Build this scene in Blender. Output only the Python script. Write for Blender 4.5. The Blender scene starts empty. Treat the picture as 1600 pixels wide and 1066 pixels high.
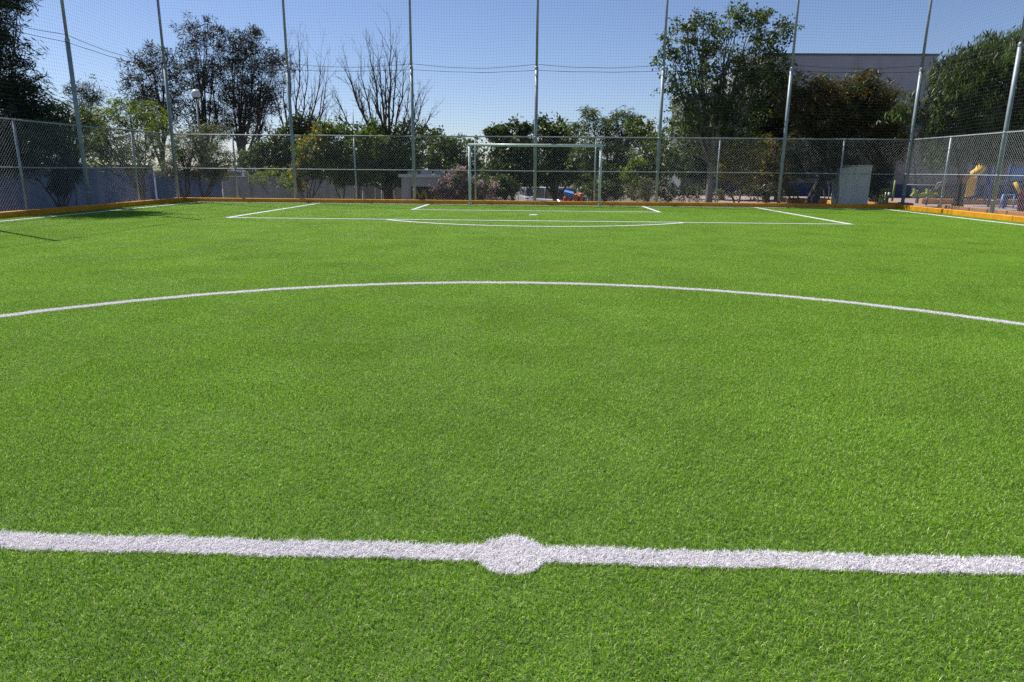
import bpy, math, random
import numpy as np
from mathutils import Vector, Matrix

random.seed(7)
RNG = np.random.default_rng(11)
SC = bpy.context.scene
COL = SC.collection
R = math.radians

# ------------------------------------------------------------------ camera
CAM_H = 1.28
PITCH, YAW, ROLL, FPX = R(13.942), R(1.8156), R(0.479), 1082.8
_cy, _sy, _cp, _sp = math.cos(YAW), math.sin(YAW), math.cos(PITCH), math.sin(PITCH)
_F = Vector((-_sy*_cp, _cy*_cp, -_sp)); _R0 = Vector((_cy, _sy, 0)); _U0 = _R0.cross(_F)
_R = _R0*math.cos(ROLL) + _U0*math.sin(ROLL); _U = -_R0*math.sin(ROLL) + _U0*math.cos(ROLL)
cam_d = bpy.data.cameras.new('camera'); cam = bpy.data.objects.new('camera', cam_d); COL.objects.link(cam)
m = Matrix((_R, _U, -_F)).transposed().to_4x4(); m.translation = Vector((0, 0, CAM_H)); cam.matrix_world = m
cam_d.sensor_width = 36; cam_d.lens = FPX/1600*36; cam_d.clip_start = 0.05; cam_d.clip_end = 2000
SC.camera = cam

def W(px, py, Y):
    """world point seen at photo pixel (px,py) at distance Y up the pitch"""
    d = _F + _R*((px-800)/FPX) + _U*((533-py)/FPX)
    return Vector((0, 0, CAM_H)) + d*(Y/d.y)
def S(Y): return Y/1060.0          # metres per photo pixel at distance Y

# ------------------------------------------------------------------ world, sun, exposure
SUN_EL, SUN_AZ = R(53), math.atan2(-0.81, 0.59)     # azimuth from +Y towards +X
world = bpy.data.worlds.new('World'); SC.world = world; world.use_nodes = True
nt = world.node_tree; nt.nodes.clear()
sky = nt.nodes.new('ShaderNodeTexSky'); sky.sky_type = 'NISHITA'; sky.sun_disc = False
sky.sun_elevation = SUN_EL; sky.sun_rotation = SUN_AZ
sky.air_density = 1.0; sky.dust_density = 0.9; sky.ozone_density = 3.0; sky.altitude = 1500
bg = nt.nodes.new('ShaderNodeBackground'); bg.inputs['Strength'].default_value = 0.074
wo = nt.nodes.new('ShaderNodeOutputWorld')
tint = nt.nodes.new('ShaderNodeMix'); tint.data_type = 'RGBA'; tint.blend_type = 'MULTIPLY'; tint.inputs['Factor'].default_value = 1
tint.inputs['B'].default_value = (1.0, .98, 1.08, 1); nt.links.new(sky.outputs[0], tint.inputs['A'])
nt.links.new(tint.outputs['Result'], bg.inputs['Color']); nt.links.new(bg.outputs[0], wo.inputs['Surface'])
sun_d = bpy.data.lights.new('sun', 'SUN'); sun_d.energy = 4.8; sun_d.angle = R(0.53); sun_d.color = (1.0, 0.955, 0.88)
sun = bpy.data.objects.new('sun', sun_d); COL.objects.link(sun)
sdir = Vector((math.sin(SUN_AZ)*math.cos(SUN_EL), math.cos(SUN_AZ)*math.cos(SUN_EL), math.sin(SUN_EL)))
sun.rotation_euler = sdir.to_track_quat('Z', 'Y').to_euler(); sun.location = sdir*60
SC.view_settings.view_transform = 'Standard'; SC.view_settings.look = 'None'
SC.view_settings.exposure = 0.55; SC.view_settings.gamma = 1.0
SC.cycles.use_denoising = False
SC.cycles.max_bounces = 6; SC.cycles.transparent_max_bounces = 8

# ------------------------------------------------------------------ materials
def mat(name, col, rough=0.6, var=0.12, scale=6.0, metal=0.0, bump=0.0, bscale=40.0, col2=None, spec=0.5, trans=0.0, tone=None, detail=4.0):
    """procedural material: two colours mixed by noise in object space; optional per-face tone attribute"""
    M = bpy.data.materials.new(name); M.use_nodes = True
    n = M.node_tree; N = n.nodes; L = n.links; N.clear()
    out = N.new('ShaderNodeOutputMaterial'); p = N.new('ShaderNodeBsdfPrincipled')
    p.inputs['Roughness'].default_value = rough; p.inputs['Metallic'].default_value = metal
    p.inputs['Specular IOR Level'].default_value = spec
    g = N.new('ShaderNodeNewGeometry'); no = N.new('ShaderNodeTexNoise'); no.inputs['Scale'].default_value = scale
    no.inputs['Detail'].default_value = detail
    L.new(g.outputs['Position'], no.inputs['Vector'])
    rmp = N.new('ShaderNodeValToRGB'); L.new(no.outputs['Fac'], rmp.inputs['Fac'])
    c2 = col2 if col2 else tuple(c*(1+var) for c in col)
    c1 = col if col2 else tuple(c*(1-var) for c in col)
    rmp.color_ramp.elements[0].position = 0.35; rmp.color_ramp.elements[1].position = 0.65
    rmp.color_ramp.elements[0].color = (*c1, 1); rmp.color_ramp.elements[1].color = (*c2, 1)
    csock = rmp.outputs['Color']
    if tone:
        at = N.new('ShaderNodeAttribute'); at.attribute_name = 'tone'
        mx = N.new('ShaderNodeMix'); mx.data_type = 'RGBA'; mx.blend_type = 'MIX'
        L.new(at.outputs['Fac'], mx.inputs['Factor']); L.new(csock, mx.inputs['A'])
        mx.inputs['B'].default_value = (*tone, 1); csock = mx.outputs['Result']
    L.new(csock, p.inputs['Base Color'])
    if bump:
        b = N.new('ShaderNodeBump'); b.inputs['Strength'].default_value = bump; b.inputs['Distance'].default_value = 0.02
        nb = N.new('ShaderNodeTexNoise'); nb.inputs['Scale'].default_value = bscale; nb.inputs['Detail'].default_value = 6
        L.new(g.outputs['Position'], nb.inputs['Vector']); L.new(nb.outputs['Fac'], b.inputs['Height'])
        L.new(b.outputs['Normal'], p.inputs['Normal'])
    if trans:
        t = N.new('ShaderNodeBsdfTranslucent'); ms = N.new('ShaderNodeMixShader'); ms.inputs[0].default_value = trans
        mm = N.new('ShaderNodeMix'); mm.data_type = 'RGBA'; mm.blend_type = 'MULTIPLY'; mm.inputs['Factor'].default_value = 1
        mm.inputs['B'].default_value = (1.5, 1.5, 0.6, 1); L.new(csock, mm.inputs['A'])
        L.new(mm.outputs['Result'], t.inputs['Color'])
        L.new(p.outputs[0], ms.inputs[1]); L.new(t.outputs[0], ms.inputs[2]); L.new(ms.outputs[0], out.inputs['Surface'])
    else:
        L.new(p.outputs[0], out.inputs['Surface'])
    return M

M = {}
def stained(name, c1, c2, c3, rough=.85, vscale=(1.2, 1.2, .12), sc=2.5):
    """painted wall: mottling plus vertical run-down stains"""
    m_ = mat(name, c1, rough, col2=c2, scale=1.3, bump=.25, bscale=25)
    n = m_.node_tree; N = n.nodes; L = n.links
    p = next(x for x in N if x.type == 'BSDF_PRINCIPLED'); src = p.inputs['Base Color'].links[0].from_socket
    g = next(x for x in N if x.type == 'NEW_GEOMETRY')
    mp = N.new('ShaderNodeMapping'); mp.inputs['Scale'].default_value = vscale; L.new(g.outputs['Position'], mp.inputs['Vector'])
    no = N.new('ShaderNodeTexNoise'); no.inputs['Scale'].default_value = sc; no.inputs['Detail'].default_value = 7; L.new(mp.outputs[0], no.inputs['Vector'])
    r_ = N.new('ShaderNodeMapRange'); r_.inputs['From Min'].default_value = .48; r_.inputs['From Max'].default_value = .72; L.new(no.outputs['Fac'], r_.inputs['Value'])
    mx = N.new('ShaderNodeMix'); mx.data_type = 'RGBA'; L.new(r_.outputs[0], mx.inputs['Factor']); L.new(src, mx.inputs['A']); mx.inputs['B'].default_value = (*c3, 1)
    L.new(mx.outputs['Result'], p.inputs['Base Color'])
    return m_

M['blue_wall'] = stained('blue_wall', (.10, .165, .32), (.15, .22, .37), (.28, .32, .40), sc=1.2)
M['blue_dark'] = stained('blue_paint', (.09, .15, .30), (.12, .19, .36), (.2, .25, .36))
M['grey_wall'] = stained('grey_wall', (.24, .235, .225), (.30, .295, .28), (.17, .17, .16))
M['white_wall'] = stained('white_wall', (.46, .45, .42), (.55, .54, .51), (.34, .33, .31))
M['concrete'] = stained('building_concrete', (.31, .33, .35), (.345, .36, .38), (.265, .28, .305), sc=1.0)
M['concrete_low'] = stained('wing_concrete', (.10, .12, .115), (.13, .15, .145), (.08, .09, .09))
M['dado'] = stained('navy_paint', (.014, .022, .085), (.02, .03, .11), (.03, .035, .07))
M['beige'] = stained('beige_wall', (.17, .165, .16), (.21, .20, .19), (.12, .12, .115))  # beige darkened to grey: the tree's shade is put into this wall colour
M['block'] = stained('block_render', (.60, .60, .54), (.67, .67, .61), (.50, .51, .46))
M['galv'] = mat('galvanised_steel', (.30, .33, .35), .5, .15, 9, .25, .1, 60)
M['galv_green'] = mat('pole_paint', (.21, .265, .275), .5, scale=7, metal=.15, col2=(.29, .34, .36))
M['wire'] = mat('fence_wire', (.42, .44, .46), .6, .08, 3, .1)
M['net'] = mat('net_cord', (.045, .05, .065), .8, .2, 4)
M['rope'] = mat('net_rope', (.03, .03, .045), .8, .2, 4)
M['goal'] = mat('goal_paint', (.52, .62, .56), .35, scale=9, col2=(.66, .74, .69), bump=.1)
M['white_paint'] = mat('white_paint', (.66, .68, .68), .4, .12, 8)
M['kerb'] = mat('kerb_paint', (.54, .22, .002), .6, scale=5, col2=(.66, .31, .004), bump=.35, bscale=30)
M['kerb_old'] = mat('old_kerb_paint', (.46, .19, .03), .8, scale=4, col2=(.34, .19, .09), bump=.4, bscale=30)
M['kerb_top'] = mat('kerb_concrete', (.40, .33, .26), .85, .2, 8, bump=.4)
M['soil'] = mat('soil', (.075, .062, .045), .95, scale=.7, col2=(.12, .10, .075), bump=.6, bscale=12, detail=8)
M['pitch_base'] = mat('turf_backing', (.06, .10, .02), .95, .3, 5)
M['paving'] = mat('paving', (.25, .19, .175), .9, scale=1.5, col2=(.32, .25, .235), bump=.3)
M['path'] = mat('path', (.24, .235, .22), .9, .2, 2, bump=.2)
M['bark'] = mat('bark', (.05, .040, .032), .9, scale=9, col2=(.09, .072, .058), bump=.8, bscale=30)
M['bark_red'] = mat('red_bark', (.075, .035, .025), .9, scale=9, col2=(.11, .06, .045), bump=.8, bscale=30)
M['bark_grey'] = mat('grey_bark', (.14, .125, .11), .9, scale=7, col2=(.22, .20, .18), bump=.7, bscale=25)
M['bark_white'] = mat('limewash', (.55, .55, .54), .85, scale=10, col2=(.34, .33, .32), bump=.5)
def leafmat(name, c, tone, trans=.3, rough=.5): return mat(name, c, rough, .25, 1.4, trans=trans, tone=tone, spec=.4)
M['leaf_dark'] = leafmat('dark_leaves', (.028, .050, .015), (.075, .105, .028), .32)
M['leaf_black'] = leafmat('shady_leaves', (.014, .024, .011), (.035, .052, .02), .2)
M['leaf_green'] = leafmat('green_leaves', (.055, .105, .020), (.12, .18, .035), .4)
M['leaf_ash'] = leafmat('ash_leaves', (.040, .072, .018), (.12, .165, .035), .38)
M['leaf_lime'] = leafmat('lime_leaves', (.12, .16, .025), (.22, .26, .055), .45)
M['leaf_gold'] = leafmat('golden_leaves', (.12, .115, .018), (.30, .21, .022), .42)
M['leaf_brown'] = leafmat('bronze_leaves', (.055, .045, .012), (.16, .105, .022), .36)
M['leaf_grey'] = leafmat('greyish_leaves', (.07, .085, .045), (.13, .145, .08), .35)
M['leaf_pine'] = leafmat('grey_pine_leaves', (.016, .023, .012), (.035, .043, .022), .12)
M['flower'] = leafmat('bougainvillea_bracts', (.36, .17, .34), (.58, .42, .56), .3)
M['agave'] = mat('agave_leaf', (.06, .10, .09), .5, .25, 5)
M['steel_blue'] = mat('blue_play_paint', (.02, .05, .24), .45, .15, 5)
M['blue_light'] = mat('light_blue_paint', (.12, .26, .62), .45, .15, 5)
M['yellow'] = mat('yellow_plastic', (.86, .55, .09), .35, .08, 3)
M['red'] = mat('red_paint', (.55, .04, .05), .45, .15, 5)
M['orange'] = mat('orange_paint', (.70, .16, .04), .5, .15, 5)
M['magenta'] = mat('magenta_plastic', (.50, .02, .10), .4, .1, 5)
M['lime'] = mat('lime_paint', (.17, .25, .03), .55, .1, 5)
M['dark_metal'] = mat('dark_metal', (.035, .037, .04), .5, .2, 6, .3)
M['silver'] = mat('silver_car_paint', (.45, .47, .50), .25, .04, 2, .6)
M['white_car'] = mat('white_car_paint', (.36, .37, .38), .25, .04, 2)  # white greyed down so the colour carries the tree shade over the cars
M['glass'] = mat('dark_glass', (.02, .025, .03), .08, .1, 2, spec=.8)
M['rubber'] = mat('tyre_rubber', (.02, .02, .02), .8, .2, 6)
M['globe'] = mat('lamp_globe', (.72, .72, .70), .3, .05, 3)
M['roof'] = mat('roof_sheet', (.46, .45, .47), .5, .1, 3, .1)
M['rock'] = mat('rock', (.40, .37, .34), .9, .25, 5, bump=.8)
M['wall_paint_dark'] = mat('mural_dark', (.035, .045, .04), .8, scale=2.5, col2=(.02, .06, .055))  # dark inside of the kiosk opening, put into the colour
M['mural_red'] = mat('mural_red', (.30, .03, .03), .8, .2, 4)
M['mural_yellow'] = mat('mural_yellow', (.55, .34, .03), .8, .2, 4)
M['cut_wood'] = mat('reddish_cut_wood', (.50, .20, .14), .8, .2, 8)

# ------------------------------------------------------------------ mesh helpers
class MB:
    def __init__(s): s.v = []; s.f = []; s.m = []
    def add(s, vs, fs, mi=0):
        o = len(s.v); s.v += [tuple(x) for x in vs]; s.f += [tuple(i+o for i in f) for f in fs]; s.m += [mi]*len(fs)
    def box(s, x0, x1, y0, y1, z0, z1, mi=0, rot=0, org=(0, 0)):
        vs = [(x, y, z) for z in (z0, z1) for y in (y0, y1) for x in (x0, x1)]
        if rot:
            c, q = math.cos(rot), math.sin(rot)
            vs = [(org[0]+(x-org[0])*c-(y-org[1])*q, org[1]+(x-org[0])*q+(y-org[1])*c, z) for x, y, z in vs]
        s.add(vs, [(0, 2, 3, 1), (4, 5, 7, 6), (0, 1, 5, 4), (1, 3, 7, 5), (3, 2, 6, 7), (2, 0, 4, 6)], mi)
    def bbox(s, x0, x1, y0, y1, z0, z1, b=.01, mi=0):
        """box with chamfered vertical and top edges"""
        def ring(i, z): return [(x0+i+b, y0+i, z), (x1-i-b, y0+i, z), (x1-i, y0+i+b, z), (x1-i, y1-i-b, z), (x1-i-b, y1-i, z), (x0+i+b, y1-i, z), (x0+i, y1-i-b, z), (x0+i, y0+i+b, z)]
        vs = ring(0, z0)+ring(0, z1-b)+ring(b, z1)
        fs = [tuple(range(7, -1, -1)), tuple(range(16, 24))]
        for r_ in (0, 8):
            for k in range(8): fs.append((r_+k, r_+(k+1) % 8, r_+8+(k+1) % 8, r_+8+k))
        s.add(vs, fs, mi)
    def tube(s, pts, rad, n=8, mi=0, cap=True):
        pts = [Vector(p) for p in pts]
        if not hasattr(rad, '__len__'): rad = [rad]*len(pts)
        vs = []; fs = []
        ref = None
        for i, p in enumerate(pts):
            t = (pts[min(i+1, len(pts)-1)]-pts[max(i-1, 0)])
            if t.length < 1e-9: t = Vector((0, 0, 1))
            t.normalize()
            if ref is None or abs(ref.dot(t)) > .98: ref = Vector((1, 0, 0)) if abs(t.x) < .8 else Vector((0, 1, 0))
            u = (ref - t*ref.dot(t)).normalized(); w = t.cross(u); ref = u
            for k in range(n):
                a = 2*math.pi*k/n; vs.append(p+(u*math.cos(a)+w*math.sin(a))*rad[i])
        for i in range(len(pts)-1):
            for k in range(n): fs.append((i*n+k, i*n+(k+1) % n, (i+1)*n+(k+1) % n, (i+1)*n+k))
        if cap:
            fs.append(tuple(range(n-1, -1, -1))); fs.append(tuple((len(pts)-1)*n+k for k in range(n)))
        s.add(vs, fs, mi)
    def lathe(s, prof, c=(0, 0, 0), n=16, mi=0):
        vs = []; fs = []
        for r_, z in prof:
            for k in range(n):
                a = 2*math.pi*k/n; vs.append((c[0]+r_*math.cos(a), c[1]+r_*math.sin(a), c[2]+z))
        for i in range(len(prof)-1):
            for k in range(n): fs.append((i*n+k, i*n+(k+1) % n, (i+1)*n+(k+1) % n, (i+1)*n+k))
        fs.append(tuple(range(n-1, -1, -1))); fs.append(tuple((len(prof)-1)*n+k for k in range(n)))
        s.add(vs, fs, mi)
    def prism(s, poly, ax, a0, a1, mi=0):
        """extrude polygon (list of 2-tuples) along axis ax ('x': poly in y,z ; 'y': poly in x,z)"""
        n = len(poly)
        g = (lambda p, a: (a, p[0], p[1])) if ax == 'x' else (lambda p, a: (p[0], a, p[1]))
        vs = [g(p, a0) for p in poly]+[g(p, a1) for p in poly]
        fs = [tuple(range(n)), tuple(range(2*n-1, n-1, -1))]+[(i, i+n, (i+1) % n+n, (i+1) % n) for i in range(n)]
        s.add(vs, fs, mi)
    def build(s, name, mats, parent=None, smooth=False):
        me = bpy.data.meshes.new(name); me.from_pydata(s.v, [], s.f)
        if not isinstance(mats, (list, tuple)): mats = [mats]
        for q in mats: me.materials.append(q)
        me.polygons.foreach_set('material_index', s.m)
        if smooth: me.polygons.foreach_set('use_smooth', [True]*len(s.f))
        me.update()
        o = bpy.data.objects.new(name, me); COL.objects.link(o)
        if parent:
            o.parent = parent
            pl = parent.location if parent.parent is None else parent.parent.location+parent.location
            o.location = (0, 0, 0); me.transform(Matrix.Translation(-pl)) if pl.length else None
        return o

def big_mesh(name, verts, faces, mats, smooth=False, tone=None, mi=None, parent=None):
    """numpy mesh; faces (n,k) int array, all same k, or list of such arrays"""
    me = bpy.data.meshes.new(name)
    fl = faces if isinstance(faces, list) else [faces]
    loops = np.concatenate([f.ravel() for f in fl]).astype(np.int32)
    tot = np.concatenate([np.full(len(f), f.shape[1], np.int32) for f in fl])
    start = np.concatenate([[0], np.cumsum(tot)[:-1]]).astype(np.int32)
    me.vertices.add(len(verts)); me.vertices.foreach_set('co', np.asarray(verts, np.float32).ravel())
    me.loops.add(len(loops)); me.loops.foreach_set('vertex_index', loops)
    me.polygons.add(len(tot)); me.polygons.foreach_set('loop_start', start)
    if smooth: me.polygons.foreach_set('use_smooth', np.ones(len(tot), bool))
    if mi is not None: me.polygons.foreach_set('material_index', mi)
    if not isinstance(mats, (list, tuple)): mats = [mats]
    for q in mats: me.materials.append(q)
    if tone is not None:
        at = me.attributes.new('tone', 'FLOAT', 'POINT'); at.data.foreach_set('value', np.asarray(tone, np.float32))
    me.update(calc_edges=True)
    o = bpy.data.objects.new(name, me); COL.objects.link(o)
    if parent:
        o.parent = parent
        pl = parent.location
        if pl.length: me.transform(Matrix.Translation(-pl))
    return o

def empty(name, loc, label, cat, group=None):
    o = bpy.data.objects.new(name, None); o.empty_display_size = .3; COL.objects.link(o); o.location = loc
    return tag(o, label, cat, group)
def tag(o, label=None, cat=None, group=None, kind=None):
    if label: o['label'] = label
    if cat: o['category'] = cat
    if group: o['group'] = group
    if kind: o['kind'] = kind
    return o
def copy_thing(src, loc, label):
    r_ = src.copy(); COL.objects.link(r_); r_.location = loc; r_['label'] = label
    for ch in list(src.children):
        c = ch.copy(); COL.objects.link(c); c.parent = r_
        for g in ch.children:
            d = g.copy(); COL.objects.link(d); d.parent = c
    return r_

# ------------------------------------------------------------------ ground
XF, YF = 13.30, 25.96            # fence lines (side, far end)
XK, YK = 12.98, 25.70            # inner face of the kerb
def gz(x, y):
    """height of the ground outside the pitch: low car park level behind and left, nearly level on the right"""
    t = min(max((x-4.0)/5.0, 0), 1); t = t*t*(3-2*t)
    low = -1.5*(1-t)-.04*t
    dx = max(abs(x)-XF-.15, 0); dy = max(y-YF-.15, 0)
    d = math.hypot(dx, dy)
    s_ = min(d/2.2, 1); s_ = s_*s_*(3-2*s_)
    return -.03+(low+.03)*s_
mb = MB()
xs = sorted(set([-420, -200, -110, -70, -50]+list(range(-40, 42, 2))+[-13.45, 13.45, -14, 14, -14.6, 14.6, -15.3, 15.3, 50, 70, 110, 200, 420]))
ys = sorted(set([-300, -100, -40, -15]+list(range(-8, 26, 3))+[26.1, 26.7, 27.4, 28.2, 29, 31, 33, 36, 40, 45, 50, 56, 64, 80, 110, 170, 300, 600]))
vs = [(x, y, gz(x, y)-(.0 if abs(x) > XF+.2 or y > YF+.2 else 0)) for y in ys for x in xs]
nx = len(xs)
mb.add(vs, [(j*nx+i, j*nx+i+1, (j+1)*nx+i+1, (j+1)*nx+i) for j in range(len(ys)-1) for i in range(nx-1)])
g = mb.build('ground', M['soil'], smooth=True); tag(g, kind='structure')
mb = MB(); mb.box(-XK-.02, XK+.02, -9, YK+.02, -.015, 0); tag(mb.build('pitch', M['pitch_base']), kind='structure')

# ------------------------------------------------------------------ synthetic turf
def turfmat(name, a, b, tip, patch, rough, trans, spec=.5):
    m_ = bpy.data.materials.new(name); m_.use_nodes = True
    N = m_.node_tree.nodes; L = m_.node_tree.links; N.clear()
    out = N.new('ShaderNodeOutputMaterial'); p = N.new('ShaderNodeBsdfPrincipled')
    p.inputs['Roughness'].default_value = rough; p.inputs['Specular IOR Level'].default_value = spec
    at = N.new('ShaderNodeAttribute'); at.attribute_name = 'tone'
    r_ = N.new('ShaderNodeValToRGB'); L.new(at.outputs['Fac'], r_.inputs['Fac'])
    e = r_.color_ramp.elements; e[0].color = (*a, 1); e[1].color = (*tip, 1); e[1].position = 1.0
    k = e.new(.6); k.color = (*b, 1)
    g_ = N.new('ShaderNodeNewGeometry')
    no = N.new('ShaderNodeTexNoise'); no.inputs['Scale'].default_value = .9; no.inputs['Detail'].default_value = 8; no.inputs['Roughness'].default_value = .62
    L.new(g_.outputs['Position'], no.inputs['Vector'])
    mr = N.new('ShaderNodeMapRange'); mr.inputs['From Min'].default_value = .3; mr.inputs['From Max'].default_value = .7
    mr.inputs['To Min'].default_value = 1-patch; mr.inputs['To Max'].default_value = 1+patch; L.new(no.outputs['Fac'], mr.inputs['Value'])
    hs = N.new('ShaderNodeHueSaturation'); L.new(mr.outputs[0], hs.inputs['Value']); L.new(r_.outputs[0], hs.inputs['Color'])
    L.new(hs.outputs[0], p.inputs['Base Color'])
    t = N.new('ShaderNodeBsdfTranslucent'); ms = N.new('ShaderNodeMixShader'); ms.inputs[0].default_value = trans
    L.new(hs.outputs[0], t.inputs['Color']); L.new(p.outputs[0], ms.inputs[1]); L.new(t.outputs[0], ms.inputs[2]); L.new(ms.outputs[0], out.inputs['Surface'])
    return m_
M['turf'] = turfmat('turf_fibre', (.055, .195, .010), (.315, .560, .026), (.70, .78, .28), .12, .38, .45, .32)
M['turf_white'] = turfmat('white_fibre', (.80, .77, .80), (.88, .85, .88), (.93, .91, .93), .03, .5, .3)

def blades(P, rng, hmin=.009, hmax=.017, w=.0017, pull=.45):
    """curly turf fibres rooted at points P (n,2): 5 verts, a quad and a triangle each"""
    # fibres grow in little tufts: pull roots together on a jittered 8 mm lattice so that dark gaps open between tufts
    cell = .0085; K = np.floor(P/cell); hsh = np.sin(K[:, 0]*12.9898+K[:, 1]*78.233)*43758.5453; h1 = hsh-np.floor(hsh); h2 = (hsh*1.7)-np.floor(hsh*1.7)
    cc = (K+.5+.35*np.stack([h1-.5, h2-.5], 1)*2)*cell
    P = cc+(P-cc)*pull
    n = len(P); out_a = np.arctan2(P[:, 1]-cc[:, 1], P[:, 0]-cc[:, 0]); a = out_a+rng.normal(0, .9, n); h = rng.uniform(hmin, hmax, n)*(.78+.44*h1)
    lean = rng.uniform(.3, 1.3, n)*h
    d = np.stack([np.cos(a), np.sin(a)], 1); b = a+np.pi/2+rng.normal(0, .5, n); q = np.stack([np.cos(b), np.sin(b)], 1)
    ww = w*rng.uniform(.6, 1.25, n)/2
    m1 = P+d*(lean*.35)[:, None]; tp = P+d*lean[:, None]+rng.normal(0, .003, (n, 2))
    z1 = h*rng.uniform(.6, .8, n); z2 = h*rng.uniform(.75, 1.05, n)
    V = np.zeros((n, 5, 3))
    V[:, 0, :2] = P-q*ww[:, None]; V[:, 1, :2] = P+q*ww[:, None]
    V[:, 2, :2] = m1+q*ww[:, None]; V[:, 3, :2] = m1-q*ww[:, None]; V[:, 4, :2] = tp
    V[:, 2, 2] = z1; V[:, 3, 2] = z1; V[:, 4, 2] = z2
    t = np.clip(rng.beta(1.6, 2.2, n)*.75+.25*(h2-.2), 0, 1); t[rng.random(n) < .035] = 1.0
    tone = np.repeat(t, 5)
    i = np.arange(n)*5
    return V.reshape(-1, 3), np.stack([i, i+1, i+2, i+3], 1), np.stack([i+3, i+2, i+4], 1), tone

DENS = 46000; CELL = .5
CX, CY_, RC, LW = -.06, 2.109, 5.797, .114     # centre spot, circle radius, line width
def wob(t): return .004*np.sin(t*9.1)+.003*np.sin(t*23.7+1)+.002*np.sin(t*61+2)
def in_spot(P): 
    a = np.arctan2(P[:, 1]-CY_, P[:, 0]-CX); return np.hypot(P[:, 0]-CX, (P[:, 1]-CY_)) < .117+.0015*np.sin(a*5)
def in_half(P): return np.abs(P[:, 1]-CY_-.006-wob(P[:, 0])) < LW/2-.009
def in_circ(P):
    a = np.arctan2(P[:, 1]-CY_, P[:, 0]-CX); return np.abs(np.hypot(P[:, 0]-CX, P[:, 1]-CY_)-RC-wob(a*RC)) < LW/2-.005
real = []; cells = []
x0s = np.arange(-13, 13, CELL); y0s = np.arange(-3, 25.5, CELL)
for y in y0s:
    for x in x0s:
        near_half = (y < CY_+.12 and y+CELL > CY_-.12) and abs(x) < 5.0
        cx = np.clip(CX, x, x+CELL); cyy = np.clip(CY_, y, y+CELL)
        dmin = math.hypot(cx-CX, cyy-CY_)
        dmax = max(math.hypot(a_-CX, b_-CY_) for a_ in (x, x+CELL) for b_ in (y, y+CELL))
        near_c = dmin < RC+.09 and dmax > RC-.09 and y > .9
        (real if near_half or near_c else cells).append((x, y))
nper = int(DENS*CELL*CELL)
rp = np.concatenate([RNG.uniform(0, CELL, (nper, 2))+np.array(c) for c in real])
# pad strip at the far kerb
mh, mc, ms_ = in_half(rp) & (np.abs(rp[:, 0]) < 4.9), in_circ(rp), in_spot(rp)
mh &= ~ms_; mc &= ~mh
green = rp[~(mh | mc | ms_)]
pv, pq, pt, ptone = blades(RNG.uniform(0, CELL, (nper, 2)), RNG)
gv, gq, gt, gtone = blades(green, RNG)
npv, ngv = len(pv), len(gv)
cp = np.zeros((len(cells), 3)); cp[:, :2] = np.array(cells)+CELL/2
V = np.concatenate([pv-np.array([CELL/2, CELL/2, 0]), gv, cp])
kind = np.concatenate([np.zeros(npv), np.ones(ngv), np.full(len(cp), 2)]).astype(np.int32)
grass = big_mesh('grass', V, [pq, gq+npv, pt, gt+npv], M['turf'], tone=np.concatenate([ptone, gtone, np.zeros(len(cp))]))
me = grass.data
me.attributes.new('piece', 'INT', 'POINT').data.foreach_set('value', kind)
rot = np.zeros((len(V), 3), np.float32); rot[-len(cp):, 2] = RNG.integers(0, 4, len(cp))*np.pi/2
me.attributes.new('turn', 'FLOAT_VECTOR', 'POINT').data.foreach_set('vector', rot.ravel())
fl = np.ones((len(V), 3), np.float32); fl[-len(cp):, 0] = RNG.choice([-1, 1], len(cp)); fl[-len(cp):, 2] = RNG.uniform(.9, 1.1, len(cp))
me.attributes.new('flip', 'FLOAT_VECTOR', 'POINT').data.foreach_set('vector', fl.ravel())
tag(grass, 'bright green synthetic turf of short curly fibres over the whole pitch', 'grass', kind='stuff')
ng = bpy.data.node_groups.new('turf_tiles', 'GeometryNodeTree')
ng.interface.new_socket('Geometry', in_out='INPUT', socket_type='NodeSocketGeometry'); ng.interface.new_socket('Geometry', in_out='OUTPUT', socket_type='NodeSocketGeometry')
N = ng.nodes; L = ng.links; gi = N.new('NodeGroupInput'); go = N.new('NodeGroupOutput')
na = N.new('GeometryNodeInputNamedAttribute'); na.data_type = 'INT'; na.inputs['Name'].default_value = 'piece'
def cmpn(v):
    c = N.new('FunctionNodeCompare'); c.data_type = 'INT'; c.operation = 'EQUAL'
    a_ = [s for s in c.inputs if s.type == 'INT']; L.new(na.outputs['Attribute'], a_[0]); a_[1].default_value = v; return c
def sep(v, src):
    s_ = N.new('GeometryNodeSeparateGeometry'); s_.domain = 'POINT'; L.new(src, s_.inputs['Geometry']); L.new(cmpn(v).outputs[0], s_.inputs['Selection']); return s_.outputs['Selection']
pa, re_, ce = sep(0, gi.outputs[0]), sep(1, gi.outputs[0]), sep(2, gi.outputs[0])
mp = N.new('GeometryNodeMeshToPoints'); L.new(ce, mp.inputs['Mesh'])
ip = N.new('GeometryNodeInstanceOnPoints'); L.new(mp.outputs[0], ip.inputs['Points']); L.new(pa, ip.inputs['Instance'])
nr = N.new('GeometryNodeInputNamedAttribute'); nr.data_type = 'FLOAT_VECTOR'; nr.inputs['Name'].default_value = 'turn'
nf = N.new('GeometryNodeInputNamedAttribute'); nf.data_type = 'FLOAT_VECTOR'; nf.inputs['Name'].default_value = 'flip'
er = N.new('FunctionNodeEulerToRotation'); L.new(nr.outputs['Attribute'], er.inputs[0]); L.new(er.outputs[0], ip.inputs['Rotation'])
L.new(nf.outputs['Attribute'], ip.inputs['Scale'])
jn = N.new('GeometryNodeJoinGeometry'); L.new(re_, jn.inputs[0]); L.new(ip.outputs[0], jn.inputs[0]); L.new(jn.outputs[0], go.inputs[0])
md = grass.modifiers.new('tiles', 'NODES'); md.node_group = ng

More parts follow.
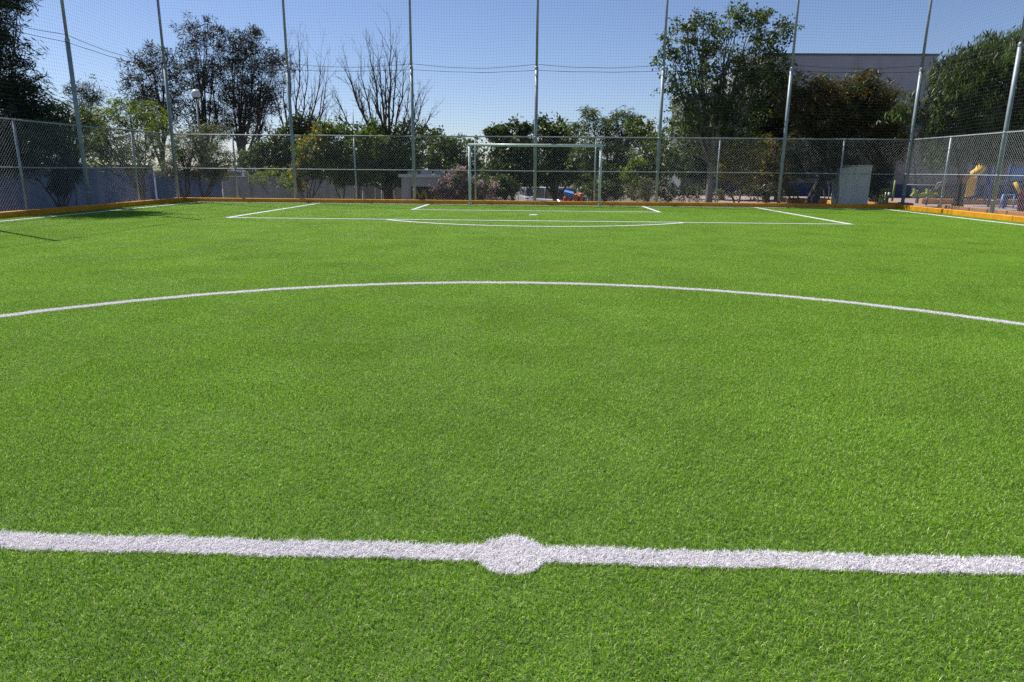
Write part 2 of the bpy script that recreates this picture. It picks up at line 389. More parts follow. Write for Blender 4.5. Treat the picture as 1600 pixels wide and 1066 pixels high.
# ------------------------------------------------------------------ white lines of the pitch
M['line'] = mat('line_turf', (.60, .59, .62), .7, scale=60, col2=(.78, .77, .80), bump=.8, bscale=160)
def ribbon(mb_, pts, w=LW, z=.019):
    """strip of white turf along a ground path, with ragged edges and real thickness"""
    pts = np.array(pts, float); t = np.gradient(pts, axis=0); t /= np.linalg.norm(t, axis=1)[:, None]; nrm = np.stack([-t[:, 1], t[:, 0]], 1)
    s_ = np.cumsum(np.r_[0, np.linalg.norm(np.diff(pts, axis=0), axis=1)])
    c = pts+nrm*wob(s_)[:, None]; j = RNG.normal(0, .003, (len(pts), 2))
    l = c+nrm*(w/2+j[:, :1]); r_ = c-nrm*(w/2+j[:, 1:])
    vs = []
    for i in range(len(pts)):
        vs += [(r_[i, 0], r_[i, 1], .002), (r_[i, 0], r_[i, 1], z), (l[i, 0], l[i, 1], z), (l[i, 0], l[i, 1], .002)]
    fs = []
    for i in range(len(pts)-1):
        a_ = i*4; b_ = a_+4
        fs += [(a_, b_, b_+1, a_+1), (a_+1, b_+1, b_+2, a_+2), (a_+2, b_+2, b_+3, a_+3)]
    fs += [(0, 1, 2, 3), tuple(len(vs)-4+k for k in (3, 2, 1, 0))]
    mb_.add(vs, fs)
def seg(x0, y0, x1, y1, step=.12):
    n = max(int(math.hypot(x1-x0, y1-y0)/step), 2); return [(x0+(x1-x0)*i/n, y0+(y1-y0)*i/n) for i in range(n+1)]
def arc(cx, cy, r_, a0, a1, n=160): return [(cx+r_*math.cos(a0+(a1-a0)*i/n), cy+r_*math.sin(a0+(a1-a0)*i/n)) for i in range(n+1)]
def white(name, P, extra=()):
    v_, q_, t_, tn = blades(P, RNG, .013, .018, .002, 1.0)
    o = big_mesh(name, v_, [q_, t_], M['turf_white'], tone=tn); tag(o, kind='structure')
    return o
dense = lambda P: np.concatenate([P+RNG.normal(0, .0025, P.shape) for _ in range(3)])
hl = white('halfway_line', dense(rp[mh])); white('centre_circle', dense(rp[mc])); white('centre_spot', dense(rp[ms_]))
XT, YG = 12.28, 25.50
PX, PY = 7.85, 17.68            # penalty area
GX, GY = 3.86, 22.0             # goal area
for nm, paths in (('touchline', [seg(-XT, -8, -XT, YG-.06)]), ('touchline', [seg(XT, -8, XT, YG-.06)]), ('goal_line', [seg(-XT-.05, YG, XT+.05, YG)]),
                  ('halfway_line_end', [seg(-XT+.06, CY_, -4.9, CY_)]), ('halfway_line_end', [seg(4.9, CY_, XT-.06, CY_)])):
    mb = MB()
    for p in paths: ribbon(mb, p)
    tag(mb.build(nm, M['line']), kind='structure')
mb = MB(); ribbon(mb, seg(-PX, PY+.057, -PX, YG-.057)); ribbon(mb, seg(-PX-.057, PY, PX+.057, PY)); ribbon(mb, seg(PX, PY+.057, PX, YG-.057)); tag(mb.build('penalty_area_line', M['line']), kind='structure')
mb = MB(); ribbon(mb, seg(-GX, GY+.057, -GX, YG-.057)); ribbon(mb, seg(-GX-.057, GY, GX+.057, GY)); ribbon(mb, seg(GX, GY+.057, GX, YG-.057)); tag(mb.build('goal_area_line', M['line']), kind='structure')
# penalty arc through (-3.75,17.62) (0,15.95) (3.7,17.62)
AR = (3.75**2+1.68**2)/(2*1.68); AC = 15.95+AR; aa = math.asin(3.70/AR)
mb = MB(); ribbon(mb, arc(-.02, AC, AR, -math.pi/2-aa, -math.pi/2+aa)); tag(mb.build('penalty_arc', M['line']), kind='structure')
mb = MB(); mb.lathe([(.13, .002), (.13, .024), (.12, .027)], (-.05, 19.95, 0), 24); tag(mb.build('penalty_spot', M['line']), kind='structure')

# ------------------------------------------------------------------ kerb of the pitch
def kerb_run(mb_, ax, c0, c1, a0, a1, n):
    for i in range(n):
        s0 = a0+(a1-a0)*i/n; s1 = a0+(a1-a0)*(i+1)/n-.006
        h = .155+random.uniform(-.002, .002)
        jit = random.uniform(-.002, .002)
        if ax == 'y': mb_.bbox(c0+jit, c1+jit, s0, s1, -.02, h, .012)
        else: mb_.bbox(s0, s1, c0+jit, c1+jit, -.02, h, .012)
for sgn in (-1, 1):
    mb = MB(); kerb_run(mb, 'y', min(sgn*XK, sgn*(XK+.17)), max(sgn*XK, sgn*(XK+.17)), -8, YK-.01, 11)
    tag(mb.build('kerb', M['kerb']), kind='structure')
mb = MB(); kerb_run(mb, 'x', YK, YK+.16, -XK-.17, XK+.17, 11); tag(mb.build('kerb', M['kerb']), kind='structure')
mb = MB()
for sgn in (-1, 1): mb.box(min(sgn*(XK+.175), sgn*(XF+.12)), max(sgn*(XK+.175), sgn*(XF+.12)), -8, YF+.12, -.05, .125)
mb.box(-XK-.17, XK+.17, YK+.165, YF+.12, -.05, .125)
tag(mb.build('kerb_backing', M['kerb_top']), kind='structure')

# ------------------------------------------------------------------ fences, poles and net
FH, FM = 2.40, 1.21
def chain(name, a, b, parent, z0=.14, z1=2.40, pitch=.094, slope=1.10, rad=.0019):
    """diamond wire mesh between ground points a and b: two families of thin round wires"""
    a = np.array(a, float); b = np.array(b, float); Ld = np.linalg.norm(b-a); u = (b-a)/Ld
    H = z1-z0; run = H/slope; V = []; F = []; k = 0
    nrm = np.array([-u[1], u[0]])
    for fam in (1, -1):
        t = np.arange(-run, Ld, pitch) if fam == 1 else np.arange(0, Ld+run, pitch)
        for s_ in t:
            s0, s1 = s_, s_+fam*run; zz0, zz1 = z0, z1
            lo, hi = (0, Ld)
            def clip(s, z):
                return s, z
            if fam == 1:
                if s0 < 0: zz0 = z0+(0-s0)*slope; s0 = 0
                if s1 > Ld: zz1 = z1-(s1-Ld)*slope; s1 = Ld
            else:
                if s0 > Ld: zz0 = z0+(s0-Ld)*slope; s0 = Ld
                if s1 < 0: zz1 = z1-(0-s1)*slope; s1 = 0
            if zz1-zz0 < .02: continue
            off = nrm*(.0022*fam)
            A = np.r_[a+u*s0+off, zz0]; B = np.r_[a+u*s1+off, zz1]; d = B-A; d /= np.linalg.norm(d)
            n3 = np.r_[nrm, 0]; w = np.cross(d, n3)
            for P in (A, B):
                for q in range(4):
                    an = math.pi/2*q+.785; V.append(P+(n3*math.cos(an)+w*math.sin(an))*rad)
            for q in range(4): F.append((k+q, k+(q+1) % 4, k+4+(q+1) % 4, k+4+q))
            k += 8
    # little twisted barbs along the top edge
    for s_ in np.arange(0, Ld, pitch):
        for fam in (1, -1):
            A = np.r_[a+u*s_, z1-.005]; B = A+np.array([u[0]*.012*fam, u[1]*.012*fam, .05]); n3 = np.r_[nrm, 0]; w = np.r_[u, 0]
            for P in (A, B):
                for q in range(3):
                    an = 2.094*q; V.append(P+(n3*math.cos(an)+w*math.sin(an))*rad)
            for q in range(3): F.append((k+q, k+(q+1) % 3, k+3+(q+1) % 3, k+3+q))
            k += 6
    me_ = bpy.data.meshes.new(name); me_.from_pydata([tuple(x) for x in V], [], F); me_.materials.append(M['wire'])
    me_.polygons.foreach_set('use_smooth', [True]*len(F)); me_.transform(Matrix.Translation(-parent.location))
    o = bpy.data.objects.new(name, me_); COL.objects.link(o); o.parent = parent
    return o
def fence(a, b, posts, label, side):
    root = empty('chain_link_fence', (a[0], a[1], 0), label, 'fence')
    chain('wire_mesh', a, b, root)
    A = Vector((*a, 0)); B = Vector((*b, 0))
    for z in (FH, FM):
        mb = MB(); n = 14
        mb.tube([A.lerp(B, i/n)+Vector((0, 0, z+random.uniform(-.006, .006))) for i in range(n+1)], .021 if z == FH else .017, 8); mb.build('rail', M['galv'], root, True)
    for x, y in posts:
        mb = MB(); mb.tube([(x, y, .0), (x, y, FH-.03)], .030, 10); mb.lathe([(.032, 0), (.034, .02), (.02, .045), (.004, .052)], (x, y, FH-.03), 10)
        for z in (.5, FM, 2.0): mb.lathe([(.034, 0), (.034, .03)], (x, y, z-.015), 10)
        mb.build('post', M['galv'], root, True)
    return root
PXS = [-13.32+4.4283*i for i in range(7)]
MIDS = [-11.08, -6.62, -2.21, 2.14, 6.55, 10.92]
SY = [20.65, 15.45, 10.2, 5.0]
fence((-XF, YF), (XF, YF), [(x, YF) for x in MIDS], 'long chain link fence behind the goal at the far end of the pitch', 0)
fence((-XF, YF-.05), (-XF, 2.0), [(-XF, y) for y in (23.3, 18.0, 12.8, 7.6, 2.0)], 'chain link fence along the left touchline in front of the blue wall', -1)
fence((XF, YF-.05), (XF, 2.0), [(XF, y) for y in (23.62, 18.4, 13.1, 7.9, 2.0)], 'chain link fence along the right touchline in front of the playground', 1)

# tall net poles
PH = 8.35
def pole_parts():
    r_ = empty('net_pole', (0, 0, 0), 'x', 'pole', 'tall galvanised poles that carry the ball net')
    mb = MB(); mb.tube([(0, 0, 0), (0, 0, 2.5), (0, 0, 4.72)], .060, 14); mb.build('lower_tube', M['galv_green'], r_, True)
    mb = MB(); mb.lathe([(.0605, 4.66), (.0625, 4.68), (.0625, 4.74), (.044, 4.79)], (0, 0, 0), 14); mb.build('sleeve', M['galv'], r_, True)
    mb = MB(); mb.tube([(0, 0, 4.75), (0, 0, PH)], .043, 12); mb.build('upper_tube', M['galv'], r_, True)
    mb = MB(); mb.lathe([(.046, PH), (.046, PH+.03), (.03, PH+.05), (.004, PH+.055)], (0, 0, 0), 12); mb.build('cap', M['galv'], r_, True)
    mb = MB(); mb.box(-.13, .13, -.13, .13, .125, .138)
    for sx in (-.1, .1):
        for sy_ in (-.1, .1): mb.lathe([(.012, 0), (.012, .03)], (sx, sy_, .137), 6)
    mb.build('base_plate', M['galv'], r_)
    for z in (.5, 1.21, 2.4):
        mb = MB(); mb.lathe([(.064, z-.02), (.064, z+.02)], (0, 0, 0), 14); mb.build('clamp', M['galv'], r_, True)
    return r_
names = ['tall net pole at the left corner of the far fence', 'tall net pole just left of the thick trunked leafless tree, first from the left corner',
         'tall net pole on the left of the goal, behind the white kiosk corner', 'tall net pole seen through the middle of the goal',
         'tall net pole just right of the goal, left of the big ash tree', 'tall net pole left of the grey concrete block, right of the ash tree',
         'tall net pole at the right corner of the far fence']
PR = pole_parts()
spots = [(x, YF, n_) for x, n_ in zip(PXS, names)]
sidelab = ['second from the far corner', 'third from the far corner', 'fourth from the far corner', 'nearest to the camera']
for y, l_ in zip(SY, sidelab): spots.append((-13.32, y, 'tall net pole on the left side fence, '+l_))
for y, l_ in zip([20.98, 15.7, 10.4, 5.1], sidelab): spots.append((13.3, y, 'tall net pole on the right side fence, '+l_))
for i, (x, y, l_) in enumerate(spots):
    if i == 0: PR.location = (x, y, 0); PR['label'] = l_
    else: copy_thing(PR, (x, y, 0), l_)

def net(a, b, label, sag_seed, supports):
    """square meshed ball net from the fence top to the pole tops, cords sag a little between poles"""
    root = empty('ball_net', (a[0], a[1], FH), label, 'net')
    a = np.array(a, float); b = np.array(b, float); Ld = np.linalg.norm(b-a); u = (b-a)/Ld; nrm = np.array([-u[1], u[0]])
    rng = np.random.default_rng(sag_seed); ph = rng.uniform(0, 6, 8)
    sup = np.array(supports)
    def disp(s, z):
        """out-of-plane billow and in-plane waviness, zero at poles"""
        i = np.clip(np.searchsorted(sup, s)-1, 0, len(sup)-2); t = np.clip((s-sup[i])/(sup[i+1]-sup[i]), 0, 1); e = np.sin(np.pi*t)
        return (.12*e*np.sin(z*1.1+ph[0]+i), e*(.02*np.sin(z*2.3+ph[1]+i)+.012*np.sin(s*3+ph[2])), e*(-.035+.03*np.sin(s*.9+z*.7+ph[3])+.012*np.sin(s*4.2+ph[4])))
    V = []; F = []; k = 0; rad = .0016
    def strand(S_, Z_):
        nonlocal k
        d1, d2, d3 = disp(S_, Z_)
        P = np.stack([a[0]+u[0]*(S_+d2)+nrm[0]*d1, a[1]+u[1]*(S_+d2)+nrm[1]*d1, Z_+d3], 1)
        T = np.gradient(P, axis=0); T /= np.linalg.norm(T, axis=1)[:, None]
        n3 = np.r_[nrm, 0.]; w = np.cross(T, n3)
        ring = np.stack([P+rad*n3, P-rad*.5*n3+rad*.87*w, P-rad*.5*n3-rad*.87*w], 1)
        V.append(ring.reshape(-1, 3)); m_ = len(P); i = np.arange(m_-1)*3+k
        for q in range(3): F.append(np.stack([i+q, i+(q+1) % 3, i+3+(q+1) % 3, i+3+q], 1))
        k += 3*m_
    top = PH-.1
    for s in np.arange(.05, Ld, .10): z = np.linspace(FH+.05, top, 14); strand(np.full(14, s), z)
    ns = int(Ld/.35)
    for z in np.arange(FH+.05, top+.01, .10): s = np.linspace(0, Ld, ns); strand(s, np.full(ns, z))
    big = big_mesh('mesh_cord', np.concatenate(V), np.concatenate(F), M['net'], parent=root)
    for zz, r_ in ((4.86, .0075), (4.66, .0075), (top+.03, .012), (FH+.04, .006)):
        s = np.linspace(0, Ld, ns*2); d1, d2, d3 = disp(s, np.full(len(s), zz))
        i = np.clip(np.searchsorted(sup, s)-1, 0, len(sup)-2); t = (s-sup[i])/(sup[i+1]-sup[i])
        sg = -4*t*(1-t)*(.10 if 4.8 < zz < 5 else .04)
        mb_ = MB(); mb_.tube([(a[0]+u[0]*s_+nrm[0]*q, a[1]+u[1]*s_+nrm[1]*q, zz+g_+.4*w_) for s_, q, g_, w_ in zip(s, d1, sg, d3)], r_, 5); mb_.build('rope', M['rope'], root)
    return root
net((-13.32, YF+.02), (13.26, YF+.02), 'fine dark ball net across the far end above the fence behind the goal', 3, [4.4283*i for i in range(7)])
net((-13.32, YF), (-13.32, 4.0), 'fine dark ball net above the left side fence', 4, [0, 5.31, 10.51, 15.76, 20.96, 22])
net((13.30, YF), (13.30, 4.0), 'fine dark ball net above the right side fence', 5, [0, 4.98, 10.26, 15.56, 20.86, 22])

# ------------------------------------------------------------------ goal
gl, gr, gh, gy = -2.374, 2.288, 2.10, 25.50
root = empty('football_goal', (gl, gy, 0), 'pale green white metal football goal without a net, standing on the goal line', 'goal')
for x in (gl, gr):
    mb = MB(); mb.tube([(x, gy, 0), (x, gy, gh-.04)], .048, 14); mb.build('goalpost', M['goal'], root, True)
mb = MB(); mb.tube([(gl-.045, gy, gh), (gr+.045, gy, gh)], .048, 14); mb.build('crossbar', M['goal'], root, True)
for x in (gl, gr):
    mb = MB(); mb.tube([(x, gy+.03, gh-.02), (x, YK-.06, gh-.06), (x, YK-.04, gh-.45), (x, gy+.03, gh-.75)], .014, 8); mb.build('net_bracket', M['galv'], root, True)

# ------------------------------------------------------------------ trees
def leaf_mesh(C, rng, style, size):
    """C (n,3) leaf positions -> small quads; style sets shape and attitude"""
    n = len(C)
    if style in ('feather', 'droop'):
        az = rng.uniform(0, 2*np.pi, n); dip = rng.uniform(.1, .9, n) if style == 'feather' else rng.uniform(.7, 1.4, n)
        Lh = size*rng.uniform(1.6, 3.2, n); Wd = size*rng.uniform(.22, .42, n)
        D = np.stack([np.cos(az)*np.cos(dip), np.sin(az)*np.cos(dip), -np.sin(dip)], 1)
    elif style == 'needle':
        az = rng.uniform(0, 2*np.pi, n); dip = rng.uniform(-1.3, .6, n)
        Lh = size*rng.uniform(1.4, 2.6, n); Wd = size*rng.uniform(.20, .34, n)
        D = np.stack([np.cos(az)*np.cos(dip), np.sin(az)*np.cos(dip), -np.sin(dip)], 1)
    else:
        D = rng.normal(0, 1, (n, 3)); D[:, 2] -= .35; D /= np.linalg.norm(D, axis=1)[:, None]
        Lh = size*rng.uniform(.8, 1.7, n); Wd = Lh*rng.uniform(.38, .6, n)
    A = rng.normal(0, 1, (n, 3)); Wv = np.cross(D, A); Wv /= np.linalg.norm(Wv, axis=1)[:, None]
    Nn = np.cross(D, Wv)
    mid = C+D*(Lh*.5)[:, None]; curl = Nn*(Lh*.12)[:, None]
    V = np.stack([C, mid+Wv*(Wd*.5)[:, None]+curl, C+D*Lh[:, None], mid-Wv*(Wd*.5)[:, None]+curl], 1)
    i = np.arange(n)*4
    return V.reshape(-1, 3), np.stack([i, i+1, i+2, i+3], 1)

def tree(kind, label, cat, base, blobs, leaf, style='broad', size=.09, dens=230, trunk=.12, bark='bark', fork=.35, clump=.34,
         seed=1, group=None, stems=1, mix=None, lean=0, twigs=1.0, spread=.35):
    """base (px,Y[,z]); blobs [(px,py,rx_px,ry_px[,dY])]; crown = leaf clumps spread through each blob on real twigs"""
    rng = np.random.default_rng(seed); random.seed(seed)
    px, Y = base[0], base[1]; b = W(px, 300, Y)
    bz = base[2] if len(base) > 2 else gz(b.x, b.y); b = Vector((b.x, b.y, bz))
    root = empty(kind, b, label, cat, group)
    wood = MB(); leaves = []; tones = []
    BL = []
    for q in blobs:
        dY = q[4] if len(q) > 4 else rng.uniform(-.5, .5); c = W(q[0], q[1], Y+dY); s_ = S(Y)
        BL.append((c, q[2]*s_, q[3]*s_))
    cen = sum((q[0] for q in BL), Vector())/len(BL); low = min(q[0].z-q[2] for q in BL)
    tops = []
    for k in range(stems):
        ang = rng.uniform(0, 6.28)
        sb = b+Vector((math.cos(ang), math.sin(ang)*.6, 0))*(trunk*1.3 if stems > 1 else 0)
        fz = bz+(cen.z-bz)*fork
        ft = Vector((sb.x+(cen.x-sb.x)*(.45*fork+.15)+lean+(rng.uniform(-spread, spread) if stems > 1 else 0), sb.y+rng.uniform(-.15, .15), fz))
        pts = []; rr = []
        for i in range(7):
            t = i/6; p = sb.lerp(ft, t)+Vector((math.sin(t*3.1+ang)*.06, math.cos(t*4+ang)*.05, 0)); p.z = sb.z-.1+(ft.z-sb.z+.1)*t
            pts.append(p); rr.append(trunk/(stems**.4)*(1.25-.25*min(t*6, 1)-.28*t)*(1+.5*max(0, .12-t)*5))
        wood.tube(pts, rr, 10); tops.append((pts[-1], rr[-1]))
    for c, rx, ry in BL:
        tp, tr = min(tops, key=lambda q: (q[0]-c).length)
        end = c+Vector((0, 0, ry*.35)); mid = tp.lerp(end, .5)+Vector(rng.normal(0, .12*rx+.05, 3)); mid.z -= .08*(end-tp).length*abs(rng.normal(.5, .5))
        r0 = min(tr*.75, .04+.045*rx)
        pts = [tp, tp.lerp(mid, .5)+Vector(rng.normal(0, .05, 3)), mid, mid.lerp(end, .5)+Vector(rng.normal(0, .06, 3)), end]
        wood.tube(pts, [r0, r0*.8, r0*.6, r0*.4, r0*.15], 6)
        vol = rx*ry*rx; nc = max(int(dens/26.*(rx*ry)**.85*7.0/(clump/.34)**2), 8)
        for _ in range(nc):
            d = rng.normal(0, 1, 3); d /= np.linalg.norm(d); rr_ = rng.uniform(.25, 1.0)**.55*(1 if rng.random() < .82 else rng.uniform(1.15, 1.5))
            cc = Vector((c.x+d[0]*rx*rr_, c.y+d[1]*(rx*.5+ry*.5)*rr_*.85, c.z+d[2]*ry*rr_))
            st = pts[rng.integers(2, 5)] if rng.random() < .7 else pts[2]
            if (abs(cc.x) > XF+.2 or cc.y > YF+.2) and rng.random() < (twigs*.4 if rr_ < 1.02 else 1):
                m1 = st.lerp(cc, .55)+Vector(rng.normal(0, .07, 3)); wood.tube([st, m1, cc], [.017*max(r0/.06, .5), .010, .004], 4, cap=False)
            nl = int(rng.uniform(.55, 1.35)*30*(dens/230.)**.3)
            sg = clump*rng.uniform(.45, 1.0)*.5
            P = rng.normal(0, 1, (nl, 3))*np.array([sg, sg, sg*.72])+np.array(cc)
            leaves.append(P); tones.append(np.clip(rng.normal(rng.uniform(.1, .75), .22, nl), 0, 1))
    wood.build('trunk', M[bark], root, True)
    P = np.concatenate(leaves); tn = np.concatenate(tones)
    keep = (np.abs(P[:, 0]) > XF+.28) | (P[:, 1] > YF+.28)      # nothing grows through the fences and nets
    if mix:      # two kinds of leaf colour in one crown, split clump by clump
        sel = np.repeat(rng.random(len(leaves)) < mix[1], [len(x) for x in leaves])
    if mix: sel = sel[keep]
    P = P[keep]; tn = tn[keep]
    v_, f_ = leaf_mesh(P, rng, style, size*1.2)
    if mix: big_mesh('crown', v_, f_, [M[leaf], M[mix[0]]], tone=np.repeat(tn, 4), mi=sel.astype(np.int32), parent=root)
    else: big_mesh('crown', v_, f_, M[leaf], tone=np.repeat(tn, 4), parent=root)
    return root

def bare_tree(label, base, fork_py, tips, trunk, seed, bark='bark_grey'):
    """leafless tree: limbs fan from the fork to given tips, each carrying finer shoots"""
    rng = np.random.default_rng(seed); px, Y = base; b = W(px, 300, Y); b = Vector((b.x, b.y, gz(b.x, b.y)))
    root = empty('bare_tree', b, label, 'tree', None)
    f = W(px, fork_py, Y); mb_ = MB()
    mb_.tube([b-Vector((0, 0, .1)), b.lerp(f, .3)+Vector((.05, 0, 0)), b.lerp(f, .7)+Vector((-.05, 0, 0)), f], [trunk*1.35, trunk, trunk*.9, trunk*.75], 10); mb_.build('trunk', M[bark], root, True)
    for tx, ty, r0 in tips:
        br = MB(); dY = rng.uniform(-1.3, 1.3); e = W(tx, ty, Y+dY); d = e-f
        st = f+Vector((0, 0, -rng.uniform(0, .9)))
        side = Vector((d.x, d.y, 0))*.22
        pts = []
        for i in range(9):
            t = i/8; p = st.lerp(e, t)+side*math.sin(math.pi*t)*.9+Vector(rng.normal(0, .035, 3))*(i > 0); p.z -= math.sin(math.pi*t)*.10*abs(d.x)
            pts.append(p)
        rad = [r0*(1-t/8.)**.8+.006 for t in range(9)]; br.tube(pts, rad, 6)
        def shoot(p, dr, L_, r_, lev):
            q = [p]; dv = dr.copy()
            for i in range(4):
                dv = (dv+Vector(rng.normal(0, .13, 3))+Vector((0, 0, .12))).normalized(); q.append(q[-1]+dv*L_/4)
            br.tube(q, [r_, r_*.8, r_*.6, r_*.4, .0035], 4, cap=False)
            if lev > 0:
                for i in (1, 2, 3, 3):
                    if rng.random() < .8:
                        sd = (dv+Vector(rng.normal(0, .65, 3))).normalized(); shoot(q[i], sd, L_*rng.uniform(.35, .6), r_*.55, lev-1)
        ax = d.normalized()
        for i in range(2, 9):
            for _ in range(2 if i > 2 else 1):
                sd = (ax+Vector(rng.normal(0, .5, 3))+Vector((0, 0, .35))).normalized()
                shoot(pts[i], sd, d.length*rng.uniform(.14, .30), rad[i]*.5+.003, 1)
        br.build('branch', M[bark], root, True)
    return root

